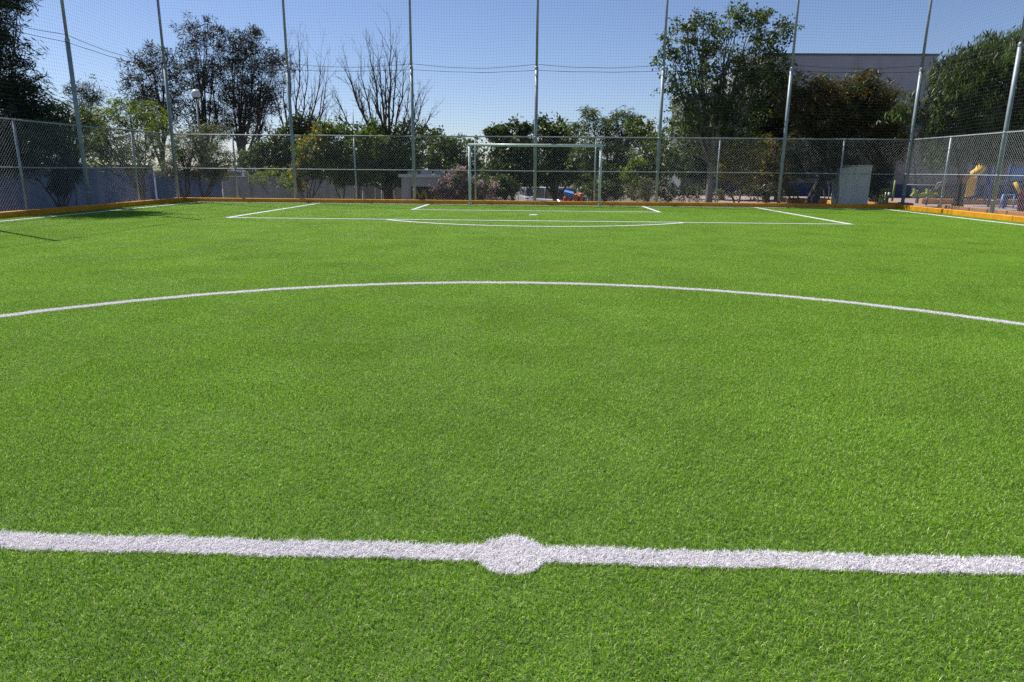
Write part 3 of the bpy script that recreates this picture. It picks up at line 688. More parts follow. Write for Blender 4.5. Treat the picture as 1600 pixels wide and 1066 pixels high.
TREES = [
 # kind, label, base, blobs, leaf, kwargs
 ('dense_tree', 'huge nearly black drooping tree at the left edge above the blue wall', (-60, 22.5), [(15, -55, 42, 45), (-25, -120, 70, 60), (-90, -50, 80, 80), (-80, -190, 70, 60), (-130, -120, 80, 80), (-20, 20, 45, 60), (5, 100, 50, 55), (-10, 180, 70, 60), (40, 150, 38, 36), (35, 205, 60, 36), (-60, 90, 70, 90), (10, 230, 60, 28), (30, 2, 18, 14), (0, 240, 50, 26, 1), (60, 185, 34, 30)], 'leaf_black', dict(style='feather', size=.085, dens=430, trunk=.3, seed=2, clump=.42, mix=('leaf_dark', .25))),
 ('feathery_tree', 'dark green feathery tree rising over the blue wall, between the black tree and the pole', (88, 22.3), [(60, 215, 40, 32), (100, 190, 34, 28), (120, 220, 30, 30), (90, 240, 42, 22), (140, 185, 22, 20), (30, 250, 42, 22)], 'leaf_dark', dict(style='feather', size=.08, dens=330, trunk=.08, seed=3, clump=.36, mix=('leaf_green', .35))),
 ('young_tree', 'small dark forked tree with drooping leaves in front of the blue wall', (104, 21.8), [(98, 274, 13, 16), (90, 290, 12, 10), (112, 268, 9, 14), (106, 258, 14, 10)], 'leaf_black', dict(style='droop', size=.07, dens=420, trunk=.05, seed=4, stems=2, fork=.5, clump=.22)),
 ('pine_tree', 'small distant dark pine showing above the foliage by the left pole', (130, 60), [(112, 140, 10, 18), (148, 142, 15, 22), (128, 150, 16, 18), (140, 165, 24, 22)], 'leaf_black', dict(style='needle', size=.14, dens=300, trunk=.2, seed=5, clump=.7)),
 ('feathery_tree', 'light yellow green feathery tree with a leaning forked trunk before the wall', (214, 25.6), [(145, 185, 22, 20), (148, 215, 24, 24), (165, 190, 30, 26), (200, 172, 28, 22), (235, 178, 28, 24), (180, 225, 40, 26), (225, 220, 36, 26), (150, 232, 30, 26), (205, 250, 40, 20), (255, 205, 20, 28)], 'leaf_lime', dict(style='feather', size=.075, dens=200, trunk=.08, seed=6, stems=2, mix=('leaf_green', .45), clump=.30)),
 ('mesquite_tree', 'grey green fine leaved tree with low dark forked trunk by the left corner pole', (298, 28.3), [(290, 225, 30, 24), (325, 215, 34, 24), (300, 250, 36, 24), (340, 250, 30, 26), (270, 260, 22, 20), (325, 270, 34, 14)], 'leaf_grey', dict(style='feather', size=.055, dens=300, trunk=.13, seed=7, stems=2, clump=.28, fork=.45)),
 ('tall_pine', 'tall dark casuarina with a thin open crown, left of the lamp post', (262, 50), [(212, 115, 26, 21), (235, 95, 34, 21), (222, 140, 34, 19), (255, 110, 31, 28), (262, 150, 39, 28), (235, 165, 39, 17), (250, 185, 44, 19)], 'leaf_pine', dict(style='needle', size=.15, dens=165, trunk=.22, seed=8, clump=.50, fork=.3)),
 ('tall_pine', 'tallest dark casuarina with loose top sprays just behind the globe lamp', (322, 50), [(300, 55, 18, 21), (325, 45, 21, 19), (312, 85, 34, 23), (330, 115, 36, 25), (298, 110, 31, 23), (335, 60, 16, 19), (318, 150, 49, 25), (340, 185, 44, 21), (300, 190, 39, 17)], 'leaf_pine', dict(style='needle', size=.15, dens=150, trunk=.22, seed=9, clump=.48, fork=.3)),
 ('tall_pine', 'broad dark casuarina right of the globe lamp, leaning towards the bare tree', (368, 50), [(365, 80, 23, 27), (385, 70, 26, 21), (400, 92, 34, 23), (370, 115, 36, 23), (410, 120, 39, 19), (435, 95, 16, 13), (390, 148, 47, 21), (365, 175, 44, 23), (408, 165, 36, 19), (380, 205, 47, 17), (425, 150, 23, 17), (398, 50, 8, 8)], 'leaf_pine', dict(style='needle', size=.15, dens=205, trunk=.26, seed=10, clump=.50, fork=.3)),
 ('round_tree', 'dark dense tree around the foot of the left bare tree', (440, 36), [(425, 240, 36, 22), (400, 255, 30, 18), (450, 225, 26, 24), (475, 200, 26, 18), (440, 265, 34, 14)], 'leaf_dark', dict(size=.10, dens=330, trunk=.13, seed=12, bark='bark_red')),
 ('thin_shrub', 'low thin stemmed shrub before the grey wall, left of the red trunk', (425, 31), [(415, 275, 16, 14), (438, 272, 16, 12), (400, 280, 10, 10), (446, 285, 8, 8)], 'leaf_lime', dict(size=.05, dens=110, trunk=.03, seed=13, stems=4, spread=.8, clump=.2, fork=.6)),
 ('fruit_tree', 'yellowing broad leaved tree right of the first pole from the corner', (470, 30.5), [(490, 235, 28, 24), (505, 215, 20, 20), (480, 262, 26, 18), (512, 255, 22, 24), (465, 285, 16, 12)], 'leaf_green', dict(size=.095, dens=240, trunk=.10, seed=14, stems=3, spread=.6, mix=('leaf_gold', .4), clump=.3)),
 ('fruit_tree', 'green broad leaved tree with three thin trunks left of the far small goal', (540, 31), [(535, 215, 26, 22), (555, 245, 30, 28), (525, 255, 26, 26), (575, 225, 26, 26), (548, 275, 32, 14), (510, 205, 14, 12)], 'leaf_green', dict(size=.095, dens=260, trunk=.09, seed=15, stems=3, spread=.7, mix=('leaf_dark', .35), clump=.3)),
 ('round_tree', 'dark leafy tree wrapped round the thick trunk of the central bare tree', (606, 34), [(600, 235, 38, 34), (635, 245, 28, 30), (570, 250, 26, 26), (610, 265, 34, 20), (590, 215, 22, 18), (630, 275, 22, 14), (575, 275, 22, 12)], 'leaf_dark', dict(size=.10, dens=330, trunk=.27, seed=16, fork=.5, mix=('leaf_green', .3))),
 ('round_tree', 'dark round crowned tree behind the second pole, right of the central bare tree', (665, 42), [(650, 205, 24, 16), (670, 215, 22, 16), (640, 225, 24, 22), (680, 235, 24, 20)], 'leaf_dark', dict(size=.13, dens=220, trunk=.2, seed=17, clump=.45)),
 ('round_tree', 'dense dark tree above the white kiosk and the bougainvillea', (700, 38), [(690, 238, 34, 24), (725, 240, 26, 24), (712, 262, 36, 20), (665, 262, 30, 18), (740, 270, 18, 16), (700, 225, 22, 10)], 'leaf_dark', dict(size=.11, dens=290, trunk=.2, seed=18, clump=.4, mix=('leaf_green', .25))),
 ('broadleaf_tree', 'dark spiky topped tree seen through the left half of the goal', (800, 36), [(800, 205, 22, 20), (785, 225, 26, 22), (815, 235, 30, 24), (790, 260, 34, 22), (820, 270, 28, 22), (772, 205, 8, 8), (825, 200, 10, 10)], 'leaf_dark', dict(size=.14, dens=240, trunk=.15, seed=19, clump=.36)),
 ('broadleaf_tree', 'dark loose topped tree seen through the right half of the goal', (865, 37), [(862, 205, 26, 16), (850, 190, 10, 8), (885, 218, 28, 18), (855, 240, 34, 24), (890, 255, 30, 24), (850, 275, 30, 16), (905, 270, 24, 16)], 'leaf_dark', dict(size=.13, dens=240, trunk=.15, seed=20, clump=.36, mix=('leaf_green', .3))),
 ('layered_tree', 'tree with layered feathery tiers above the right goalpost', (945, 33), [(925, 178, 16, 10), (905, 200, 20, 9), (945, 195, 22, 14), (975, 185, 24, 14), (985, 205, 26, 14), (940, 225, 36, 18), (980, 235, 34, 22), (920, 240, 26, 20), (955, 262, 44, 20), (990, 270, 26, 18)], 'leaf_dark', dict(style='feather', size=.09, dens=270, trunk=.13, seed=21, mix=('leaf_green', .4), clump=.34)),
 ('broadleaf_tree', 'pale loosely leaved tree behind the pole right of the goal', (1015, 31), [(1000, 200, 20, 16), (1025, 215, 20, 20), (1010, 240, 28, 22), (1040, 255, 28, 24), (1000, 268, 30, 18)], 'leaf_ash', dict(size=.09, dens=300, trunk=.08, seed=22, mix=('leaf_lime', .3))),
 ('ash_tree', 'tallest leafy ash tree with an open sunlit crown and pale trunk', (1106, 28.6), [(1065, 55, 26, 24), (1045, 95, 22, 20), (1100, 45, 28, 24), (1140, 40, 28, 26), (1175, 30, 26, 18), (1195, 25, 14, 10), (1205, 60, 30, 24), (1228, 45, 16, 14), (1080, 90, 32, 28), (1130, 85, 36, 30), (1180, 90, 36, 28), (1055, 130, 26, 18), (1100, 130, 36, 26), (1150, 135, 38, 26), (1195, 135, 34, 26), (1110, 170, 38, 22), (1160, 180, 40, 26), (1065, 165, 20, 18), (1215, 105, 22, 18), (1060, 200, 22, 14), (1068, 185, 24, 26), (1110, 205, 34, 18), (1150, 215, 36, 20), (1080, 225, 26, 18), (1040, 235, 24, 18)], 'leaf_ash', dict(size=.085, dens=165, trunk=.17, seed=23, fork=.42, bark='bark_grey', clump=.33, mix=('leaf_dark', .4))),
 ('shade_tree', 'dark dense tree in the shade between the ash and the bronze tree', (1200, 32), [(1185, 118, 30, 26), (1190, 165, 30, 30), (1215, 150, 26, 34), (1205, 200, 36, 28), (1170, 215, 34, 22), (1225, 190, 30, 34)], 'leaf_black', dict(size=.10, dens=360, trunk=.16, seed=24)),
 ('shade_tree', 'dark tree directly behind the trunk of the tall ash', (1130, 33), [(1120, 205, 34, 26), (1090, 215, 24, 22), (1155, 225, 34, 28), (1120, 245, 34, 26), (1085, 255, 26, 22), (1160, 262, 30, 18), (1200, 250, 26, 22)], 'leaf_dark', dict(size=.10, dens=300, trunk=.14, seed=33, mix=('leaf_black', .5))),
 ('yellow_tree', 'small yellow green tree just right of the ash trunk', (1148, 29), [(1140, 235, 24, 20), (1165, 250, 26, 22), (1135, 265, 20, 16), (1180, 230, 20, 16), (1160, 278, 26, 12)], 'leaf_gold', dict(size=.08, dens=210, trunk=.06, seed=25, stems=2, mix=('leaf_lime', .35), clump=.28)),
 ('yellow_tree', 'small yellowing tree left of the sixth pole before the navy wall', (1192, 30), [(1195, 240, 22, 22), (1210, 265, 24, 20), (1185, 280, 22, 14), (1225, 285, 16, 14)], 'leaf_gold', dict(size=.08, dens=220, trunk=.06, seed=26, stems=3, mix=('leaf_brown', .4), clump=.28)),
 ('bronze_tree', 'broad bronze and brown crowned tree in front of the grey building', (1268, 28), [(1275, 135, 32, 18), (1310, 150, 34, 24), (1250, 160, 30, 28), (1355, 130, 20, 14), (1365, 150, 36, 20), (1335, 170, 44, 28), (1385, 180, 32, 26), (1290, 190, 42, 30), (1345, 210, 46, 26), (1400, 205, 24, 30), (1260, 225, 34, 30), (1310, 235, 44, 24), (1375, 235, 38, 22), (1350, 118, 12, 8), (1245, 255, 26, 22)], 'leaf_brown', dict(style='feather', size=.085, dens=400, trunk=.22, seed=27, fork=.3, stems=2, spread=.5, mix=('leaf_dark', .35))),
 ('feathery_tree', 'big green drooping feathery tree right of the grey building above the playground', (1497, 25.6), [(1480, 115, 34, 26), (1520, 95, 36, 28), (1560, 85, 38, 30), (1600, 85, 40, 36), (1460, 150, 32, 30), (1505, 145, 42, 34), (1555, 140, 46, 36), (1610, 150, 44, 44), (1445, 190, 28, 26), (1490, 200, 44, 28), (1545, 200, 48, 28), (1600, 205, 44, 26), (1520, 235, 36, 18), (1640, 100, 40, 60), (1432, 165, 24, 26), (1428, 212, 26, 26), (1442, 130, 18, 18), (1462, 228, 32, 20), (1570, 235, 36, 18), (1450, 248, 26, 12)], 'leaf_green', dict(style='droop', size=.085, dens=430, trunk=.17, seed=28, fork=.62, mix=('leaf_dark', .5))),
 ('young_tree', 'thin double stemmed young tree before the navy wall, left of the grey block', (1294, 33.5), [(1290, 275, 12, 8), (1300, 268, 10, 8)], 'leaf_dark', dict(size=.07, dens=160, trunk=.045, seed=29, stems=2, bark='bark_grey', clump=.2, fork=.8)),
]
for i, (kind_, lab, base, blobs, leaf, kw) in enumerate(TREES):
    tree(kind_, lab, 'tree' if 'shrub' not in kind_ else 'shrub', base, blobs, leaf, **kw)

bare_tree('leafless spreading tree with reddish trunk behind the first pole from the left corner', (448, 36), 232,
          [(408, 175, .05), (430, 120, .05), (452, 70, .05), (468, 68, .06), (482, 95, .05), (500, 90, .055), (512, 112, .05), (506, 135, .05), (512, 172, .05), (395, 205, .045), (442, 95, .05), (488, 140, .045)], .22, 31, 'bark_red')
bare_tree('leafless fan shaped tree with a thick dark trunk left of the goal', (605, 34), 225,
          [(525, 145, .055), (528, 172, .05), (540, 92, .06), (548, 115, .05), (563, 100, .055), (578, 72, .06), (592, 78, .06), (610, 60, .065), (618, 68, .05), (632, 98, .06), (640, 132, .05), (655, 140, .055), (664, 148, .045), (674, 172, .05), (585, 110, .05), (600, 100, .05), (560, 140, .045)], .24, 32, 'bark')

_rt = next(o for o in bpy.data.objects if o.get('label', '').startswith('big green drooping'))
_c = W(1500, 284, 25.3); mb = MB(); mb.tube([_c, _c+Vector((.03, -.16, .02)), _c+Vector((.05, -.26, .16)), _c+Vector((.06, -.27, .34))], [.09, .10, .095, .07], 10); mb.build('cut_branch', M['cut_wood'], _rt, True)  # short bent stub in a reddish tone, set on the trunk
# limewashed side of the ash trunk is bark shading of its own; shrubs under the trees
SHRUBS = [
 ('shrub', 'tangled leafy bush behind the fence just left of the goal foot', (775, 33), [(770, 295, 22, 14), (790, 290, 18, 14)], 'leaf_dark', dict(size=.09, dens=260, trunk=.04, seed=41, stems=3, clump=.25)),
 ('shrub', 'dark scrubby bush behind the right goalpost', (935, 31), [(925, 298, 16, 12), (945, 294, 18, 14), (965, 300, 16, 12)], 'leaf_dark', dict(size=.08, dens=190, trunk=.03, seed=42, stems=3, clump=.25)),
 ('shrub', 'dark scrubby bush at the foot of the pole right of the goal', (1010, 30), [(990, 300, 20, 12), (1015, 294, 22, 16), (1045, 300, 22, 14)], 'leaf_grey', dict(size=.07, dens=170, trunk=.03, seed=43, stems=5, spread=.9, clump=.22)),
 ('shrub', 'twiggy bush at the foot of the ash tree', (1085, 29.5), [(1070, 298, 22, 14), (1092, 302, 14, 10), (1130, 302, 20, 10)], 'leaf_grey', dict(size=.06, dens=130, trunk=.03, seed=44, stems=5, spread=.8, clump=.22)),
 ('shrub', 'wild leafy bush before the pink paving left of the sixth pole', (1195, 29), [(1175, 300, 16, 12), (1200, 298, 20, 12), (1232, 304, 20, 10)], 'leaf_grey', dict(size=.07, dens=140, trunk=.03, seed=45, stems=4, spread=.8, clump=.22)),
 ('shrub', 'black leafy shrub overlapping the right edge of the grey block', (1372, 28.5), [(1362, 268, 10, 12), (1372, 290, 10, 18), (1345, 262, 12, 4), (1378, 270, 14, 12), (1370, 310, 10, 10)], 'leaf_black', dict(size=.07, dens=260, trunk=.03, seed=46, stems=3, clump=.2, fork=.6)),
 ('shrub', 'rounded pale green bush beside the kiosk corner', (617, 38), [(616, 292, 9, 8)], 'leaf_lime', dict(size=.07, dens=300, trunk=.03, seed=47, clump=.22)),
]
for kind_, lab, base, blobs, leaf, kw in SHRUBS: tree(kind_, lab, 'shrub', base, blobs, leaf, **kw)
tree('bougainvillea', 'large bougainvillea bush covered in pale pink flowers before the kiosk', 'shrub', (722, 31.5), [(708, 285, 22, 18), (690, 297, 12, 12), (735, 292, 20, 20), (758, 298, 18, 16), (718, 272, 16, 10), (722, 305, 30, 10)], 'leaf_dark', size=.065, dens=330, trunk=.05, seed=50, stems=3, mix=('flower', .40), clump=.26)

# far wooded skyline: a few individual far trees
far2 = [(350, 66), (420, 70), (500, 68), (640, 70), (700, 66), (790, 68), (850, 72), (905, 66), (960, 70), (1010, 66), (1060, 70), (1110, 66)]
far = [(10, 90), (70, 95), (180, 88), (345, 92), (480, 95), (560, 90), (760, 98), (835, 92), (900, 99), (960, 90)]
proto = None
for i, (px, Y) in enumerate(far):
    lab = ['behind the black tree at the left edge', 'behind the left pole', 'behind the light feathery tree', 'behind the casuarinas', 'behind the yellowing fruit tree', 'left of the central bare tree', 'just left of the goal', 'seen through the goal', 'behind the right half of the goal', 'behind the layered tree'][i]
    if proto is None:
        proto = tree('far_tree', 'far small dark tree '+lab, 'tree', (px, Y, -1.5), [(px-18, 262, 26, 18), (px+15, 260, 26, 18), (px, 250, 26, 14), (px-30, 275, 26, 14), (px+30, 276, 26, 14)], 'leaf_dark', size=.3, dens=40, trunk=.2, seed=60, clump=1.0, group='far dark trees beyond the car park')
    else:
        p_ = W(px, 300, Y); copy_thing(proto, (p_.x, p_.y, -1.5), 'far small dark tree '+lab)

lab2 = ['behind the lamp post', 'beyond the corrugated roof', 'beyond the grey white wall', 'between the bare tree and the kiosk', 'beyond the kiosk roof', 'beyond the far white goal', 'beyond the silver car', 'beyond the play house', 'beyond the scrub right of the goal', 'beyond the pole right of the goal', 'left of the ash trunk', 'beyond the ash trunk']
for (px, Y), l_ in zip(far2, lab2):
    p_ = W(px, 300, Y); c_ = copy_thing(proto, (p_.x, p_.y, -1.6), 'bushy dark tree in the middle distance '+l_); c_['group'] = 'dark bushy trees across the car park'
    c_.scale = (1.15, 1.0, .80); c_.rotation_euler = (0, 0, px*.7)
# agave and little round plants by the grey wall
def agave(px, Y, size, label, seed):
    rng = np.random.default_rng(seed); b = W(px, 300, Y); bz = gz(b.x, b.y); root = empty('agave', (b.x, b.y, bz), label, 'plant'); mb_ = MB()
    for k in range(46):
        az = rng.uniform(0, 6.28); el = rng.uniform(.25, 1.45); L_ = size*rng.uniform(.8, 1.1); w = .055
        d = Vector((math.cos(az)*math.cos(el), math.sin(az)*math.cos(el), math.sin(el))); s_ = Vector((-math.sin(az), math.cos(az), 0)); n_ = d.cross(s_)
        c0 = Vector((b.x, b.y, bz+.25*size)); P = [c0, c0+d*L_*.45, c0+d*L_*.8, c0+d*L_]
        ws = [w*.8, w, w*.55, .003]; vs = []
        for p, q in zip(P, ws): vs += [p-s_*q, p-n_*q*.5, p+s_*q, p+n_*q*.2]
        mb_.add(vs, [(j*4+i, j*4+(i+1) % 4, j*4+4+(i+1) % 4, j*4+4+i) for j in range(3) for i in range(4)])
    mb_.build('leaves', M['agave'], root)
    mb_ = MB(); mb_.lathe([(.09, -.05), (.11, .2*size), (.05, .4*size)], (b.x, b.y, bz), 10); mb_.build('stem', M['bark'], root)
agave(378, 28.2, .75, 'spiky grey green agave in front of the wall below the corrugated roof', 1)
agave(728, 29.2, .62, 'spiky agave at the foot of the bougainvillea, left one', 2)
agave(760, 29.2, .60, 'spiky agave in front of the pink flowered bush, right one beside the goalpost', 3)
for px, l_ in ((484, 'left'), (495, 'right')):
    p_ = W(px, 300, 29.5); z_ = gz(p_.x, p_.y)
    rt = empty('topiary_shrub', (p_.x, p_.y, z_), 'tiny round clipped shrub before the grey wall, %s one of the pair' % l_, 'shrub', 'pair of clipped round shrubs')
    rng = np.random.default_rng(px); d = rng.normal(0, 1, (500, 3)); d /= np.linalg.norm(d, axis=1)[:, None]
    v_, f_ = leaf_mesh(d*.14+np.array([p_.x, p_.y, z_+.98+.14]), rng, 'broad', .035); big_mesh('crown', v_, f_, M['leaf_dark'], tone=np.repeat(rng.random(500), 4), parent=rt)
    mb = MB(); mb.tube([(p_.x, p_.y, z_-.05), (p_.x, p_.y, z_+1.1)], .02, 6); mb.build('trunk', M['bark'], rt)
# cactus stalks right of the grey block
p_ = W(1384, 300, 28.2); rt = empty('cactus', (p_.x, p_.y, gz(p_.x, p_.y)), 'column cactus with yellow green stalks right of the grey block', 'plant')
for k, (dx, h) in enumerate(((-.17, .82), (-.05, .95), (.10, .72))):
    mb = MB(); r_ = .045; prof = []
    for z in np.linspace(0, h, 9): prof.append((r_*(1+.12*math.sin(z*9)), z))
    prof += [(r_*.6, h+.03), (.004, h+.045)]; mb.lathe(prof, (p_.x+dx, p_.y+.05*k, gz(p_.x, p_.y)-.03), 10); mb.build('stalk', mat('cactus_skin', (.22, .30, .05), .6, .2, 8), rt, True)
# pale rocks
rng = np.random.default_rng(5); mb = MB(); p_ = W(437, 300, 28.4)
for k in range(1):
    vs = []; n = 12
    prof = [(.34, 0), (.38, .08), (.30, .17), (.12, .23)]
    for r_, z in prof:
        for q in range(n): a_ = q/n*6.283; f_ = 1+rng.uniform(-.18, .18); vs.append((p_.x+r_*f_*math.cos(a_)*1.3, p_.y+r_*f_*math.sin(a_), z+gz(p_.x, p_.y)+.82*0-.02))
    fs = [(i*n+q, i*n+(q+1) % n, (i+1)*n+(q+1) % n, (i+1)*n+q) for i in range(3) for q in range(n)]+[tuple(36+q for q in range(n))]
    mb.add([(x, y, z+.9) for x, y, z in vs], fs)
mb.box(p_.x-.5, p_.x+.5, p_.y-.35, p_.y+.35, gz(p_.x, p_.y)-.1, gz(p_.x, p_.y)+.9)
tag(mb.build('boulder', M['rock']), 'pale boulder at the foot of the reddish trunk, just above the kerb', 'rock')

# ------------------------------------------------------------------ walls left
def wall(name, a, b, top, thick, material, label, base=-1.7, cap=.05, capmat=None, pil=None):
    a = Vector((*a, 0)); b = Vector((*b, 0)); d = b-a; L_ = d.length; ang = math.atan2(d.y, d.x)
    root = empty(name, (a.x, a.y, 0), label, 'wall'); mb_ = MB()
    mb_.box(a.x, a.x+L_, a.y, a.y+thick, base, top, rot=ang, org=(a.x, a.y)); mb_.build('panel', material, root)
    mb_ = MB(); mb_.box(a.x-.01, a.x+L_+.01, a.y-.03, a.y+thick+.03, top, top+cap, rot=ang, org=(a.x, a.y)); mb_.build('coping', capmat or material, root)
    for s_ in (pil or []):
        mb_ = MB(); mb_.box(a.x+s_-.14, a.x+s_+.14, a.y-.06, a.y+thick+.06, base, top-.003, rot=ang, org=(a.x, a.y)); mb_.build('pillar', M['grey_wall'], root)
    return root
XW = -17.2
c1 = W(228, 300, 31.5); c2 = W(347, 300, 33.5); c3 = W(556, 300, 36.5); c4 = W(640, 300, 38)
wall('boundary_wall', (XW, 8), (XW, c1.y), 1.27, .2, M['blue_wall'], 'faded blue painted boundary wall behind the left fence')
wall('boundary_wall', (XW+.02, c1.y+.1), (c2.x, c2.y), 1.0, .2, M['blue_wall'], 'lower blue wall with a pillar behind the left corner pole', pil=[4.1])
wall('boundary_wall', (c2.x+.05, c2.y), (c3.x, c3.y), .78, .2, M['white_wall'], 'grey white wall behind the agave and the thin trunks')
wall('boundary_wall', (c3.x+.05, c3.y+.1), (c4.x+1.5, c4.y+.2), .35, .2, M['grey_wall'], 'low grey block wall behind the far small white goal')

# corrugated roof shed with fence post behind
p0, p1 = W(372, 268, 44), W(424, 268, 44); ztop = W(400, 250, 47).z
root = empty('shed', (p0.x, 44, -1.5), 'shed with a pale corrugated sheet roof above the grey wall', 'shed')
mb = MB(); mb.box(p0.x-.5, p1.x+1.2, 44.2, 48, -1.6, p0.z-.05); mb.build('wall', M['grey_wall'], root)
mb = MB(); n = 60; x0, x1 = p0.x-.8, p1.x+1.5; vs = []
for i in range(n+1):
    x = x0+(x1-x0)*i/n; zo = .045*(1 if i % 2 else -1); vs += [(x, 43.8, p0.z+zo), (x, 48.2, ztop+.15+zo), (x, 43.8, p0.z+zo-.03), (x, 48.2, ztop+.12+zo)]
mb.add(vs, [(i*4, i*4+4, i*4+5, i*4+1) for i in range(n)]+[(i*4+2, i*4+3, i*4+7, i*4+6) for i in range(n)]+[(i*4, i*4+2, i*4+6, i*4+4) for i in range(n)]); mb.build('roof', M['roof'], root)
q = W(393, 232, 40); q0 = W(393, 300, 40)
root = empty('wire_post', (q0.x, 40, -1.5), 'thin dark post carrying wires in front of the corrugated roof', 'post')
mb = MB(); mb.tube([(q0.x, 40, -1.6), (q0.x, 40, q.z)], .05, 8); mb.build('post', M['dark_metal'], root, True)
mb = MB()
for dz in (.25, .12): mb.tube([(q0.x-3+6*i/12, 40, q.z-dz-.15*math.sin(math.pi*((i/6.) % 1))) for i in range(13)], .012, 4)
mb.build('wire', M['dark_metal'], root)

# globe lamp post
lt = W(306, 148, 40); root = empty('street_lamp', (lt.x, 40, -1.5), 'white globe street lamp on a slender pole before the casuarinas', 'lamp')
mb = MB(); mb.tube([(lt.x, 40, -1.55), (lt.x, 40, 1.5), (lt.x, 40, lt.z-.22)], [.09, .07, .045], 10); mb.build('pole', M['galv'], root, True)
mb = MB(); mb.lathe([(.08, -.24), (.17, -.20), (.19, -.14)], (lt.x, 40, lt.z), 16); gb = mb.build('holder', M['dark_metal'], root, True)
mb = MB(); mb.lathe([(.14*0+.25*math.sin(a_), -.25*math.cos(a_)+.02) for a_ in np.linspace(.75, 3.1, 12)], (lt.x, 40, lt.z), 20); mb.build('globe', M['globe'], root, True)

# small white goals on the lower court
def small_goal(pl, pr, ptop, Y, label, depth=.8, side=1):
    a, b = W(pl, ptop, Y), W(pr, ptop, Y); z0 = gz(a.x, Y)
    root = empty('small_goal', (a.x, Y, z0), label, 'goal')
    for x in (a.x, b.x):
        mb_ = MB(); mb_.tube([(x, Y, z0), (x, Y, a.z)], .05, 8); mb_.build('goalpost', M['white_paint'], root, True)
    mb_ = MB(); mb_.tube([(a.x-.05, Y, a.z), (b.x+.05, Y, a.z)], .05, 8); mb_.build('crossbar', M['white_paint'], root, True)
    for x in (a.x, b.x):
        mb_ = MB(); mb_.tube([(x, Y, a.z), (x+.35*side, Y+depth, a.z-.02), (x+.35*side, Y+depth+.3, z0)], .03, 6); mb_.build('back_frame', M['white_paint'], root, True)
small_goal(567, 597, 290, 34.5, 'small white court goal left of the thick dark trunk', 1.0)
small_goal(801, 846, 291.5, 46, 'small far white court goal seen through the left half of the goal', 1.0)

# kiosk with painted front
a, b = W(627, 277, 33), W(712, 277, 33); z0 = -1.5; zt = a.z
root = empty('kiosk', (a.x, 33, z0), 'low white kiosk with a flat roof and a dark mural, left of the bougainvillea', 'kiosk')
mb = MB(); mb.box(a.x, a.x+.42, 33, 35, z0-.1, zt-.001); mb.box(a.x+.42, b.x, 33, 35, zt-.42, zt-.002); mb.box(a.x+.42, b.x, 33.35, 35, z0-.1, zt-.42); mb.build('wall', M['white_wall'], root)
mb = MB(); mb.box(a.x-.12, b.x+.1, 32.88, 35.1, zt, zt+.14)
mb.build('roof', M['white_paint'], root)
for k in range(4):
    x = a.x+.3+k*.62; mb = MB(); mb.bbox(x, x+.46, 32.95, 33.35, zt+.142, zt+.142+.12+.03*(k % 3), .02); mb.build('roof_slab', M['roof'], root)
mb = MB(); mb.box(a.x+.425, b.x, 33.33, 33.345, z0-.05, zt-.425); mu = mb.build('mural', M['wall_paint_dark'], root)  # dark sheet stands in for the opening's dark inside, behind the lettering
def stroke(pts, m_, w=.075):
    mb_ = MB()
    for (x0_, z0_), (x1_, z1_) in zip(pts, pts[1:]):
        d = Vector((x1_-x0_, 0, z1_-z0_)); n_ = Vector((-d.z, 0, d.x)).normalized()*w
        P = [Vector((x0_, 33.3, z0_)), Vector((x1_, 33.3, z1_))]
        mb_.add([P[0]+n_, P[1]+n_, P[1]-n_, P[0]-n_, P[0]+n_+Vector((0, .02, 0)), P[1]+n_+Vector((0, .02, 0)), P[1]-n_+Vector((0, .02, 0)), P[0]-n_+Vector((0, .02, 0))], [(0, 1, 2, 3), (4, 7, 6, 5), (0, 4, 5, 1), (2, 6, 7, 3)])
    o = mb_.build('painted_lettering', m_); o.parent = mu; o.data.transform(Matrix.Translation(-root.location)); return o
zl, zh = zt-1.0, zt-.5; ax = a.x
stroke([(ax+.50, zl-.1), (ax+.60, zh), (ax+.82, zl), (ax+1.02, zh), (ax+1.12, zl-.05)], M['mural_yellow'], .05)
stroke([(ax+1.5, zl), (ax+1.5, zh)], M['mural_yellow'], .05); stroke([(ax+1.75, zl), (ax+1.75, zh), (ax+1.95, zl), (ax+1.95, zh)], M['mural_red'], .05)
stroke([(ax+2.12, zh-.05), (ax+2.62, zh-.05)], M['mural_red'], .06); stroke([(ax+2.2, zl), (ax+2.2, zh-.2)], M['mural_red'], .06); stroke([(ax+2.55, zl), (ax+2.55, zh-.2)], M['mural_red'], .06)
stroke([(ax+2.8, zl), (ax+2.8, zh), (ax+3.05, zh), (ax+3.0, zl+.25), (ax+2.8, zl+.25)], M['mural_yellow'], .05)

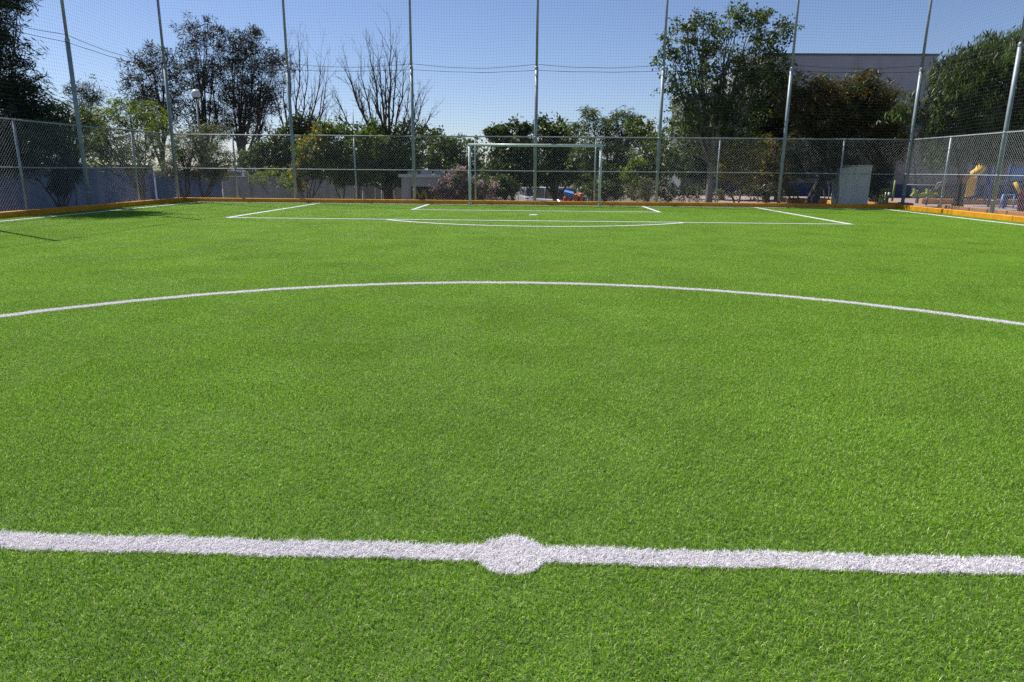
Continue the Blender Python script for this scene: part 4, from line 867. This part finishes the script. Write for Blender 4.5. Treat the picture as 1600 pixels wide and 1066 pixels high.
# ------------------------------------------------------------------ vehicles on the lower car park
def car(kind_, px, Y, label, paint, rot, z=-1.5, w=1.78, L_=4.3, H=1.52):
    b = W(px, 300, Y); root = empty(kind_, (b.x, b.y, z), label, 'car')
    # built round the origin, then rotated with its root
    root.location = (0, 0, 0)
    hw = w/2
    prof = [(-L_/2, .35), (-L_/2+.02, .75), (-L_/2+.12, .92), (-L_/2+.35, 1.0), (L_/2-1.25, .98), (L_/2-.35, .86), (L_/2-.05, .68), (L_/2, .38), (L_/2-.1, .24), (-L_/2+.1, .24)]
    mb_ = MB(); mb_.prism(prof, 'x', -hw, hw); body = mb_.build('body', paint, root)
    bv = body.modifiers.new('bevel', 'BEVEL'); bv.width = .06; bv.segments = 3; bv.limit_method = 'ANGLE'
    cab = [(-L_/2+.30, .99), (-L_/2+.62, H-.06), (-L_/2+.95, H), (.35, H), (.75, H-.08), (L_/2-1.15, .97)]
    mb_ = MB(); mb_.prism(cab, 'x', -hw+.16, hw-.16); o = mb_.build('cabin', M['glass'], root); bv = o.modifiers.new('bevel', 'BEVEL'); bv.width = .05; bv.segments = 2
    mb_ = MB(); mb_.bbox(-hw+.19, hw-.19, -L_/2+.85, .45, H-.035, H+.025, .02); mb_.build('roof', paint, root)
    for s_ in (-1, 1):
        for (y0, y1) in ((.45, L_/2-1.12), (-.35, -.3), (-L_/2+.42, -L_/2+.9)):
            mb_ = MB(); mb_.tube([(s_*(hw-.15), y0, H-.03 if y0 > 0 or y0 > -1 else H-.02), (s_*(hw-.12), y1, .98)], .035, 6); mb_.build('pillar', paint, root, True)
    mb_ = MB(); mb_.tube([(-hw+.2, -L_/2+.85, H-.01), (-hw+.2, .5, H-.01)], .02, 5)
    for sy_ in (-1, 1):
        for sx in (-1, 1):
            y = sy_*(L_/2-.82); wh = MB(); wh.tube([(sx*(hw-.2), y, .32), (sx*(hw+.015), y, .32)], .32, 20); wo_ = wh.build('wheel', M['rubber'], root, True)
            rm = MB(); rm.tube([(sx*(hw+.010), y, .32), (sx*(hw+.024), y, .32)], .2, 14); r2 = rm.build('rim', M['silver'], None); r2.parent = wo_
    for sx in (-1, 1):
        mb_ = MB(); mb_.bbox(min(sx*(hw-.42), sx*(hw-.1)), max(sx*(hw-.42), sx*(hw-.1)), L_/2-.16, L_/2-.02, .60, .74, .02); mb_.build('headlight', M['white_paint'], root)
        mb_ = MB(); mb_.bbox(min(sx*(hw-.30), sx*(hw-.06)), max(sx*(hw-.30), sx*(hw-.06)), -L_/2-.02, -L_/2+.10, .70, .92, .02); mb_.build('tail_light', M['red'], root)
        mb_ = MB(); mb_.bbox(min(sx*(hw+.01), sx*(hw+.16)), max(sx*(hw+.01), sx*(hw+.16)), .62, .78, .96, 1.08, .02); mb_.build('mirror', paint, root)
    mb_ = MB(); mb_.box(-.26, .26, -L_/2-.012, -L_/2-.002, .5, .62); mb_.build('plate', M['white_paint'], root)
    root.location = (b.x, b.y, z); root.rotation_euler = (0, 0, rot); return root
car('parked_car', 862, 45, 'silver parked car seen through the goal between the two halves', M['silver'], R(35), H=1.66)
car('parked_car', 962, 56, 'white parked car far off behind the scrub right of the goal', M['white_car'], R(80))
car('parked_car', 998, 57, 'pale parked car far off behind the pole right of the goal', M['white_car'], R(95))
car('parked_car', 832, 50, 'white parked car half hidden behind the pole in the middle of the goal', M['white_car'], R(10))
# blue panel and red/orange blocks
b = W(898, 312, 42); z0 = -1.5; root = empty('play_house', (b.x, b.y, z0), 'low play house with a slanting light blue roof over red and orange panels', 'play house')
q = [W(881, 299.5, 42), W(897, 303, 42), W(896, 308, 42), W(882, 306.5, 42)]
mb = MB(); mb.add([tuple(v) for v in q]+[(v.x, v.y+.8, v.z+.1) for v in q], [(0, 1, 2, 3), (7, 6, 5, 4), (0, 4, 5, 1), (1, 5, 6, 2), (2, 6, 7, 3), (3, 7, 4, 0)]); mb.build('roof', M['blue_light'], root)
for x0_, x1_, y0_, y1_, m_ in ((881, 886, 308, 330, 'red'), (889, 894, 309, 330, 'red'), (897.5, 903, 303.5, 330, 'orange'), (906, 911, 302, 330, 'orange'), (903, 906, 307, 330, 'dark_metal'), (912, 917, 308, 330, 'steel_blue')):
    p_, p2 = W(x0_, y0_, 42.2), W(x1_, y0_, 42.2); mb = MB(); mb.bbox(p_.x, p2.x, 42.2, 42.9, z0, p_.z, .03); mb.build('panel', M[m_], root)

# ------------------------------------------------------------------ right: building, block, kerbs, playground
def building():
    Y = 40; a, b = W(1196, 87, Y), W(1466, 87, Y); zt = W(1340, 87, Y).z; x0, x1 = W(1190, 148, Y).x, W(1440, 250, Y).x
    x1 = W(1466, 87, Y).x
    root = empty('building', (x0, Y, -.04), 'large grey windowless concrete building behind the bronze tree', 'building')
    mb_ = MB(); mb_.box(x0, x1, Y, Y+14, -.3, zt); mb_.build('wall', M['concrete'], root)
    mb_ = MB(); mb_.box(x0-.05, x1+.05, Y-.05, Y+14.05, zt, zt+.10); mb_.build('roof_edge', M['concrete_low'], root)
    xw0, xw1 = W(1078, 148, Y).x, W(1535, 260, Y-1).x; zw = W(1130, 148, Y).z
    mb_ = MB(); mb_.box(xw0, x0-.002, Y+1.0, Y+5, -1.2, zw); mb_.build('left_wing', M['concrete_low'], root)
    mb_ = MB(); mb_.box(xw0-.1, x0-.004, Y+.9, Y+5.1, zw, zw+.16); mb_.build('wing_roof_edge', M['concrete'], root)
    for i in range(3):
        xx = xw0+.7+i*1.4
        mb_ = MB(); mb_.box(xx, xx+.95, Y+.97, Y+.995, zw-1.5, zw-.55); w_ = mb_.build('window', M['glass'], root)
    zr = W(1480, 205, Y-2).z
    mb_ = MB(); mb_.box(W(1400, 250, Y-2).x, W(1600, 250, Y-2).x+6, Y-2, Y-.01, -.3, zr); mb_.build('front_wall', M['beige'], root)
    mb_ = MB(); mb_.box(W(1400, 250, Y-2).x-.01, W(1600, 250, Y-2).x+6.01, Y-2.03, Y-2.002, -.25, .66); mb_.build('dado', M['dado'], root)
    mb_ = MB(); mb_.box(x0-2.5, W(1400, 250, Y-2).x-.03, Y-.4, Y-.002, -.3, 2.6); mb_.build('lower_wall', M['beige'], root)
    mb_ = MB(); mb_.box(x0-2.52, W(1400, 250, Y-2).x-.05, Y-.43, Y-.402, -.25, .66); mb_.build('dado', M['dado'], root)
building()
# paving and path on the right
mb = MB(); mb.box(W(1120, 300, 29).x, 45, 26.9, 37.8, -.30, -.005); tag(mb.build('paving', M['paving']), kind='structure')
mb = MB(); mb.box(14.6, 45, 8, 26.85, -.30, -.008); tag(mb.build('path', M['path']), kind='structure')
mb = MB(); a, b = W(1090, 300, 40), W(1190, 300, 40); mb.bbox(a.x, b.x, 40, 40.3, -1, .22, .02); tag(mb.build('parapet', M['white_wall']), 'low pale parapet beyond the bushes right of the ash trunk', 'wall')
def planter(x0, x1, y0, y1, h, m_, label):
    root = empty('planter_kerb', (x0, y0, 0), label, 'kerb', None); mb_ = MB(); n = max(int((x1-x0)/.8), 1)
    for i in range(n): mb_.bbox(x0+(x1-x0)*i/n, x0+(x1-x0)*(i+1)/n-.008, y0, y0+.16, -.05, h, .015)
    mb_.bbox(x0, x0+.16, y0+.165, y1, -.05, h, .015); mb_.bbox(x1-.17, x1-.01, y0+.165, y1, -.05, h, .015); mb_.build('edge', M[m_], root)
    mb_ = MB(); mb_.box(x0+.165, x1-.175, y0+.165, y1-.02, -.05, h-.05); mb_.build('earth', M['soil'], root)
a, b = W(1238, 315, 29.5), W(1303, 315, 29.5); planter(a.x, b.x, 29.5, 31.8, .19, 'kerb_old', 'orange painted planter kerb around the foot of the bronze tree')
a, b = W(1300, 315, 28.2), W(1314, 315, 28.2)
mb = MB(); mb.bbox(a.x, b.x, 28.2, 28.7, -.05, .17, .02); tag(mb.build('kerb_block', M['kerb']), 'bright orange kerb block left of the grey block', 'kerb')
a, b = W(1374, 320, 27.6), W(1428, 320, 27.6); planter(a.x, b.x, 27.6, 29.5, .13, 'kerb_old', 'orange planter kerb between the cactus and the right corner pole')
mb = MB()
for i in range(9): mb.bbox(14.35, 14.50, 17.2+i*.95, 18.1+i*.95, -.05, .17, .015)
tag(mb.build('path_kerb', M['kerb_old']), 'salmon painted kerb on the path outside the right fence', 'kerb')
mb = MB(); a, b = W(1440, 320, 30), W(1640, 320, 30)
for i in range(8):
    x0_ = a.x+(b.x-a.x)*i/8; mb.bbox(x0_, x0_+(b.x-a.x)/8-.01, 30, 30.2, -.05, .22, .02)
tag(mb.build('playground_kerb', M['kerb_old']), 'long low kerb in front of the playground behind the right fence', 'kerb')

# grey rendered block
a, b = W(1307, 262, 27.3), W(1364, 262, 27.3); zt = W(1330, 260, 27.3).z
root = empty('service_block', (a.x, 27.3, 0), 'grey rendered windowless service block behind the far fence near the right corner', 'service block')
mb = MB(); mb.bbox(a.x+.2, a.x+1.33, 27.3, 28.0, -.1, zt, .02); mb.build('wall', M['block'], root)
mb = MB(); mb.bbox(a.x+.185, a.x+1.345, 27.285, 28.015, zt+.001, zt+.05, .012); mb.build('cap', M['block'], root)
mb = MB(); mb.box(a.x+.18, a.x+.198, 27.42, 27.85, .3, 1.3); mb.build('hatch', M['galv'], root)

# playground
def posts_obj(name, label, cat, parts, loc):
    root = empty(name, loc, label, cat)
    for nm, pts, r_, m_ in parts:
        mb_ = MB(); mb_.tube(pts, r_, 8); mb_.build(nm, M[m_], root, True)
    return root
Y = 29
a = W(1416, 289, Y); b = W(1474, 289, Y); posts_obj('climbing_bar', 'thin grey metal bar frame behind the right corner pole', 'play frame',
    [('leg', [(a.x, Y, -.05), (a.x, Y, a.z)], .025, 'galv'), ('leg', [(b.x, Y, -.05), (b.x, Y, a.z)], .025, 'galv'), ('crossbar', [(a.x-.02, Y, a.z), (b.x+.02, Y, a.z)], .025, 'galv'), ('leg', [(a.x+.9, Y, -.05), (a.x+.9, Y, .32)], .04, 'dark_metal'), ('leg', [(a.x-.95, Y-.6, -.05), (a.x-.95, Y-.6, .38)], .03, 'dark_metal')], (a.x, Y, 0))
# seat on green posts
a = W(1394, 290, 30); root = empty('swing_seat', (a.x, 30, 0), 'white seat hung between lime green posts right of the cactus', 'swing')
for dx in (-.42, .08):
    mb = MB(); mb.tube([(a.x+dx, 30, -.05), (a.x+dx+.02, 30, .95)], .04, 8); mb.build('post', M['lime'], root, True)
mb = MB(); mb.prism([(a.x-.22, .18), (a.x-.10, .46), (a.x-.04, .46), (a.x-.14, .16)], 'y', 29.95, 30.3); mb.build('backrest', M['white_paint'], root)
mb = MB(); mb.tube([(a.x-.46, 30.1, .16), (a.x-.15, 30.1, .14), (a.x+.0, 30.1, .24)], .02, 6); mb.build('arm', M['yellow'], root, True)
# spring riders
for px, m_, l_ in ((1434, 'lime', 'lime green spring rider just right of the corner pole'), (1454, 'lime', 'lime green spring rider in front of the navy wall, the right one of the two')):
    a = W(px, 306, 30.8); root = empty('spring_rider', (a.x, 30.8, 0), l_, 'play rider', 'pair of lime spring riders')
    mb = MB(); mb.tube([(a.x+.07*math.cos(t), 30.8+.07*math.sin(t), t*.0075) for t in np.linspace(0, 31, 90)], .012, 5); mb.build('spring', M['dark_metal'], root, True)
    mb = MB(); mb.prism([(a.x-.30, .30), (a.x-.16, .24), (a.x+.16, .24), (a.x+.30, .34), (a.x+.26, .44), (a.x+.10, .40), (a.x-.05, .46), (a.x-.10, .60), (a.x-.22, .62), (a.x-.20, .46)], 'y', 30.72, 30.88); mb.build('body', M[m_], root)
    mb = MB(); mb.tube([(a.x-.12, 30.62, .52), (a.x-.12, 30.98, .52)], .014, 6); mb.build('handle', M['white_paint'], root, True)
a = W(1476, 306, 31); root = empty('motorcycle', (a.x, 31, 0), 'small dark motorbike shape standing by the navy wall near the fence post', 'motorbike')
for dx in (-.55, .6):
    mb = MB(); n = 24; mb.tube([(a.x+dx+.24*math.cos(t), 31, .27+.24*math.sin(t)) for t in np.linspace(0, 6.283, n)], .045, 6); mb.build('wheel', M['rubber'], root, True)
mb = MB(); mb.prism([(a.x-.55, .30), (a.x-.2, .28), (a.x+.3, .25), (a.x+.62, .32), (a.x+.7, .62), (a.x+.2, .62), (a.x-.05, .74), (a.x-.35, .70), (a.x-.45, .55)], 'y', 30.9, 31.1); mb.build('body', M['dark_metal'], root)
mb = MB(); mb.tube([(a.x-.55, 31, .3), (a.x-.38, 31, .85), (a.x-.30, 30.75, .9)], .02, 6); mb.build('handlebar', M['galv'], root, True)
# slide tower
Y = 28.5
def P(px, py, dy=0): return W(px, py, Y+dy)
root = empty('playground_slide', (P(1530, 300).x, Y, 0), 'playset with a curved yellow tube slide and blue legs behind the right fence', 'slide')
path = [P(1509, 279), P(1516, 275), P(1523, 271), P(1529, 267, .1), P(1533, 262, .3), P(1534, 256, .5), P(1533, 250, .6)]
mb = MB(); mb.tube(path, [.13, .14, .15, .16, .17, .19, .20], 14); mb.build('slide_tube', M['yellow'], root, True)
c = P(1533.5, 254, .6); mb = MB(); mb.tube([c+Vector((-.02, -.05, -.02)), c+Vector((.0, -.05, .22))], .225, 16); mb.build('slide_bend', M['yellow'], root, True)
mb = MB(); e = P(1515, 281); mb.prism([(e.x-.18, e.z-.02), (e.x+.34, e.z+.1), (e.x+.28, e.z-.62), (e.x-.02, e.z-.66)], 'y', Y+.05, Y+.35); mb.build('side_panel', M['yellow'], root)
for pts in ([P(1529, 268, .4), P(1517, 313, .2)], [P(1531, 268, .9), P(1524, 313, .9)], [P(1547, 262, .5), P(1538, 314, .4)], [P(1548, 262, 1.0), P(1546, 314, .9)], [P(1512, 300, .1), P(1513, 312, .1)]):
    mb = MB(); mb.tube(pts, .05, 8); mb.build('leg', M['steel_blue'], root, True)
mb = MB(); d0, d1 = P(1529, 268, .4), P(1550, 268, .4); mb.bbox(d0.x, d1.x, Y+.4, Y+1.4, d0.z-.05, d0.z, .01); mb.build('platform', M['steel_blue'], root)
mb = MB(); d0, d1 = P(1536, 266, .42), P(1550, 243, .42); mb.bbox(d0.x, d1.x, Y+1.2, Y+1.25, d0.z, d1.z, .01); mb.build('rail_panel', M['steel_blue'], root)
# second play tower, right edge
Y = 27
root = empty('play_tower', (P(1585, 300).x, Y, 0), 'tall dark blue play tower with a yellow bar at the right edge', 'play tower')
xs_ = [P(1572, 300).x, P(1600, 300).x]
for x in xs_:
    for y in (Y, Y+.9):
        mb = MB(); mb.tube([(x, y, -.05), (x, y, 2.05)], .045, 8); mb.build('post', M['steel_blue'], root, True)
mb = MB(); mb.bbox(xs_[0]-.05, xs_[1]+.05, Y-.05, Y+.95, .95, 1.0, .01); mb.build('platform', M['dark_metal'], root)
mb = MB(); mb.prism([(xs_[0]-.15, 1.95), ((xs_[0]+xs_[1])/2, 2.45), (xs_[1]+.15, 1.95)], 'y', Y-.12, Y+1.02); mb.build('roof', M['steel_blue'], root)
mb = MB(); mb.bbox(xs_[0]+.05, xs_[1]-.05, Y-.02, Y+.02, 1.02, 1.5, .01); mb.build('panel', M['blue_light'], root)
mb = MB(); mb.tube([(xs_[0]+.1, Y-.25, .95), (xs_[0]+.4, Y-.3, .45)], .06, 8); mb.build('yellow_bar', M['yellow'], root, True)
mb = MB(); mb.tube([(xs_[0]-.4, Y-.4, .02), (xs_[0]-.35, Y-.4, .5), (xs_[0]+.05, Y-.4, .52), (xs_[0]+.1, Y-.4, .02)], .03, 8); mb.build('hoop', M['blue_light'], root, True)
a = W(1601, 315, 25.5); root = empty('toy_drum', (a.x, 25.5, 0), 'magenta plastic drum at the right edge behind the fence', 'play drum')
mb = MB(); mb.lathe([(.16, 0), (.20, .06), (.20, .62), (.16, .70)], (a.x, 25.5, 0), 16); mb.build('barrel', M['magenta'], root, True)
mb = MB(); mb.lathe([(.21, .3), (.215, .34), (.21, .38)], (a.x, 25.5, 0), 16); mb.build('band', M['dark_metal'], root, True)

# ------------------------------------------------------------------ litter of dry leaves on the turf
rng = np.random.default_rng(77); n = 420
Px = np.concatenate([rng.uniform(-12.6, 12.6, n), rng.normal(0, 2.4, 90)]); Py = np.concatenate([YK-.05-np.abs(rng.exponential(.35, n)), 25.2+rng.normal(0, .15, 90)])
Px = np.concatenate([Px, -12.9+np.abs(rng.exponential(.4, 160)), rng.uniform(-10, 10, 60)]); Py = np.concatenate([Py, rng.uniform(9, 25.5, 160), rng.uniform(4, 25, 60)])
C3 = np.stack([Px, np.minimum(Py, YK-.04), np.full(len(Px), .017)], 1)
v_, f_ = leaf_mesh(C3, rng, 'broad', .030); v_[:, 2] = .017+np.abs(v_[:, 2]-.017)*.35
lt_ = big_mesh('dry_leaves', v_, f_, mat('dry_leaf', (.07, .045, .02), .8, .4, 9), tone=None)
tag(lt_, 'scattered small dry brown leaves on the turf near the kerb', 'leaves', kind='stuff')
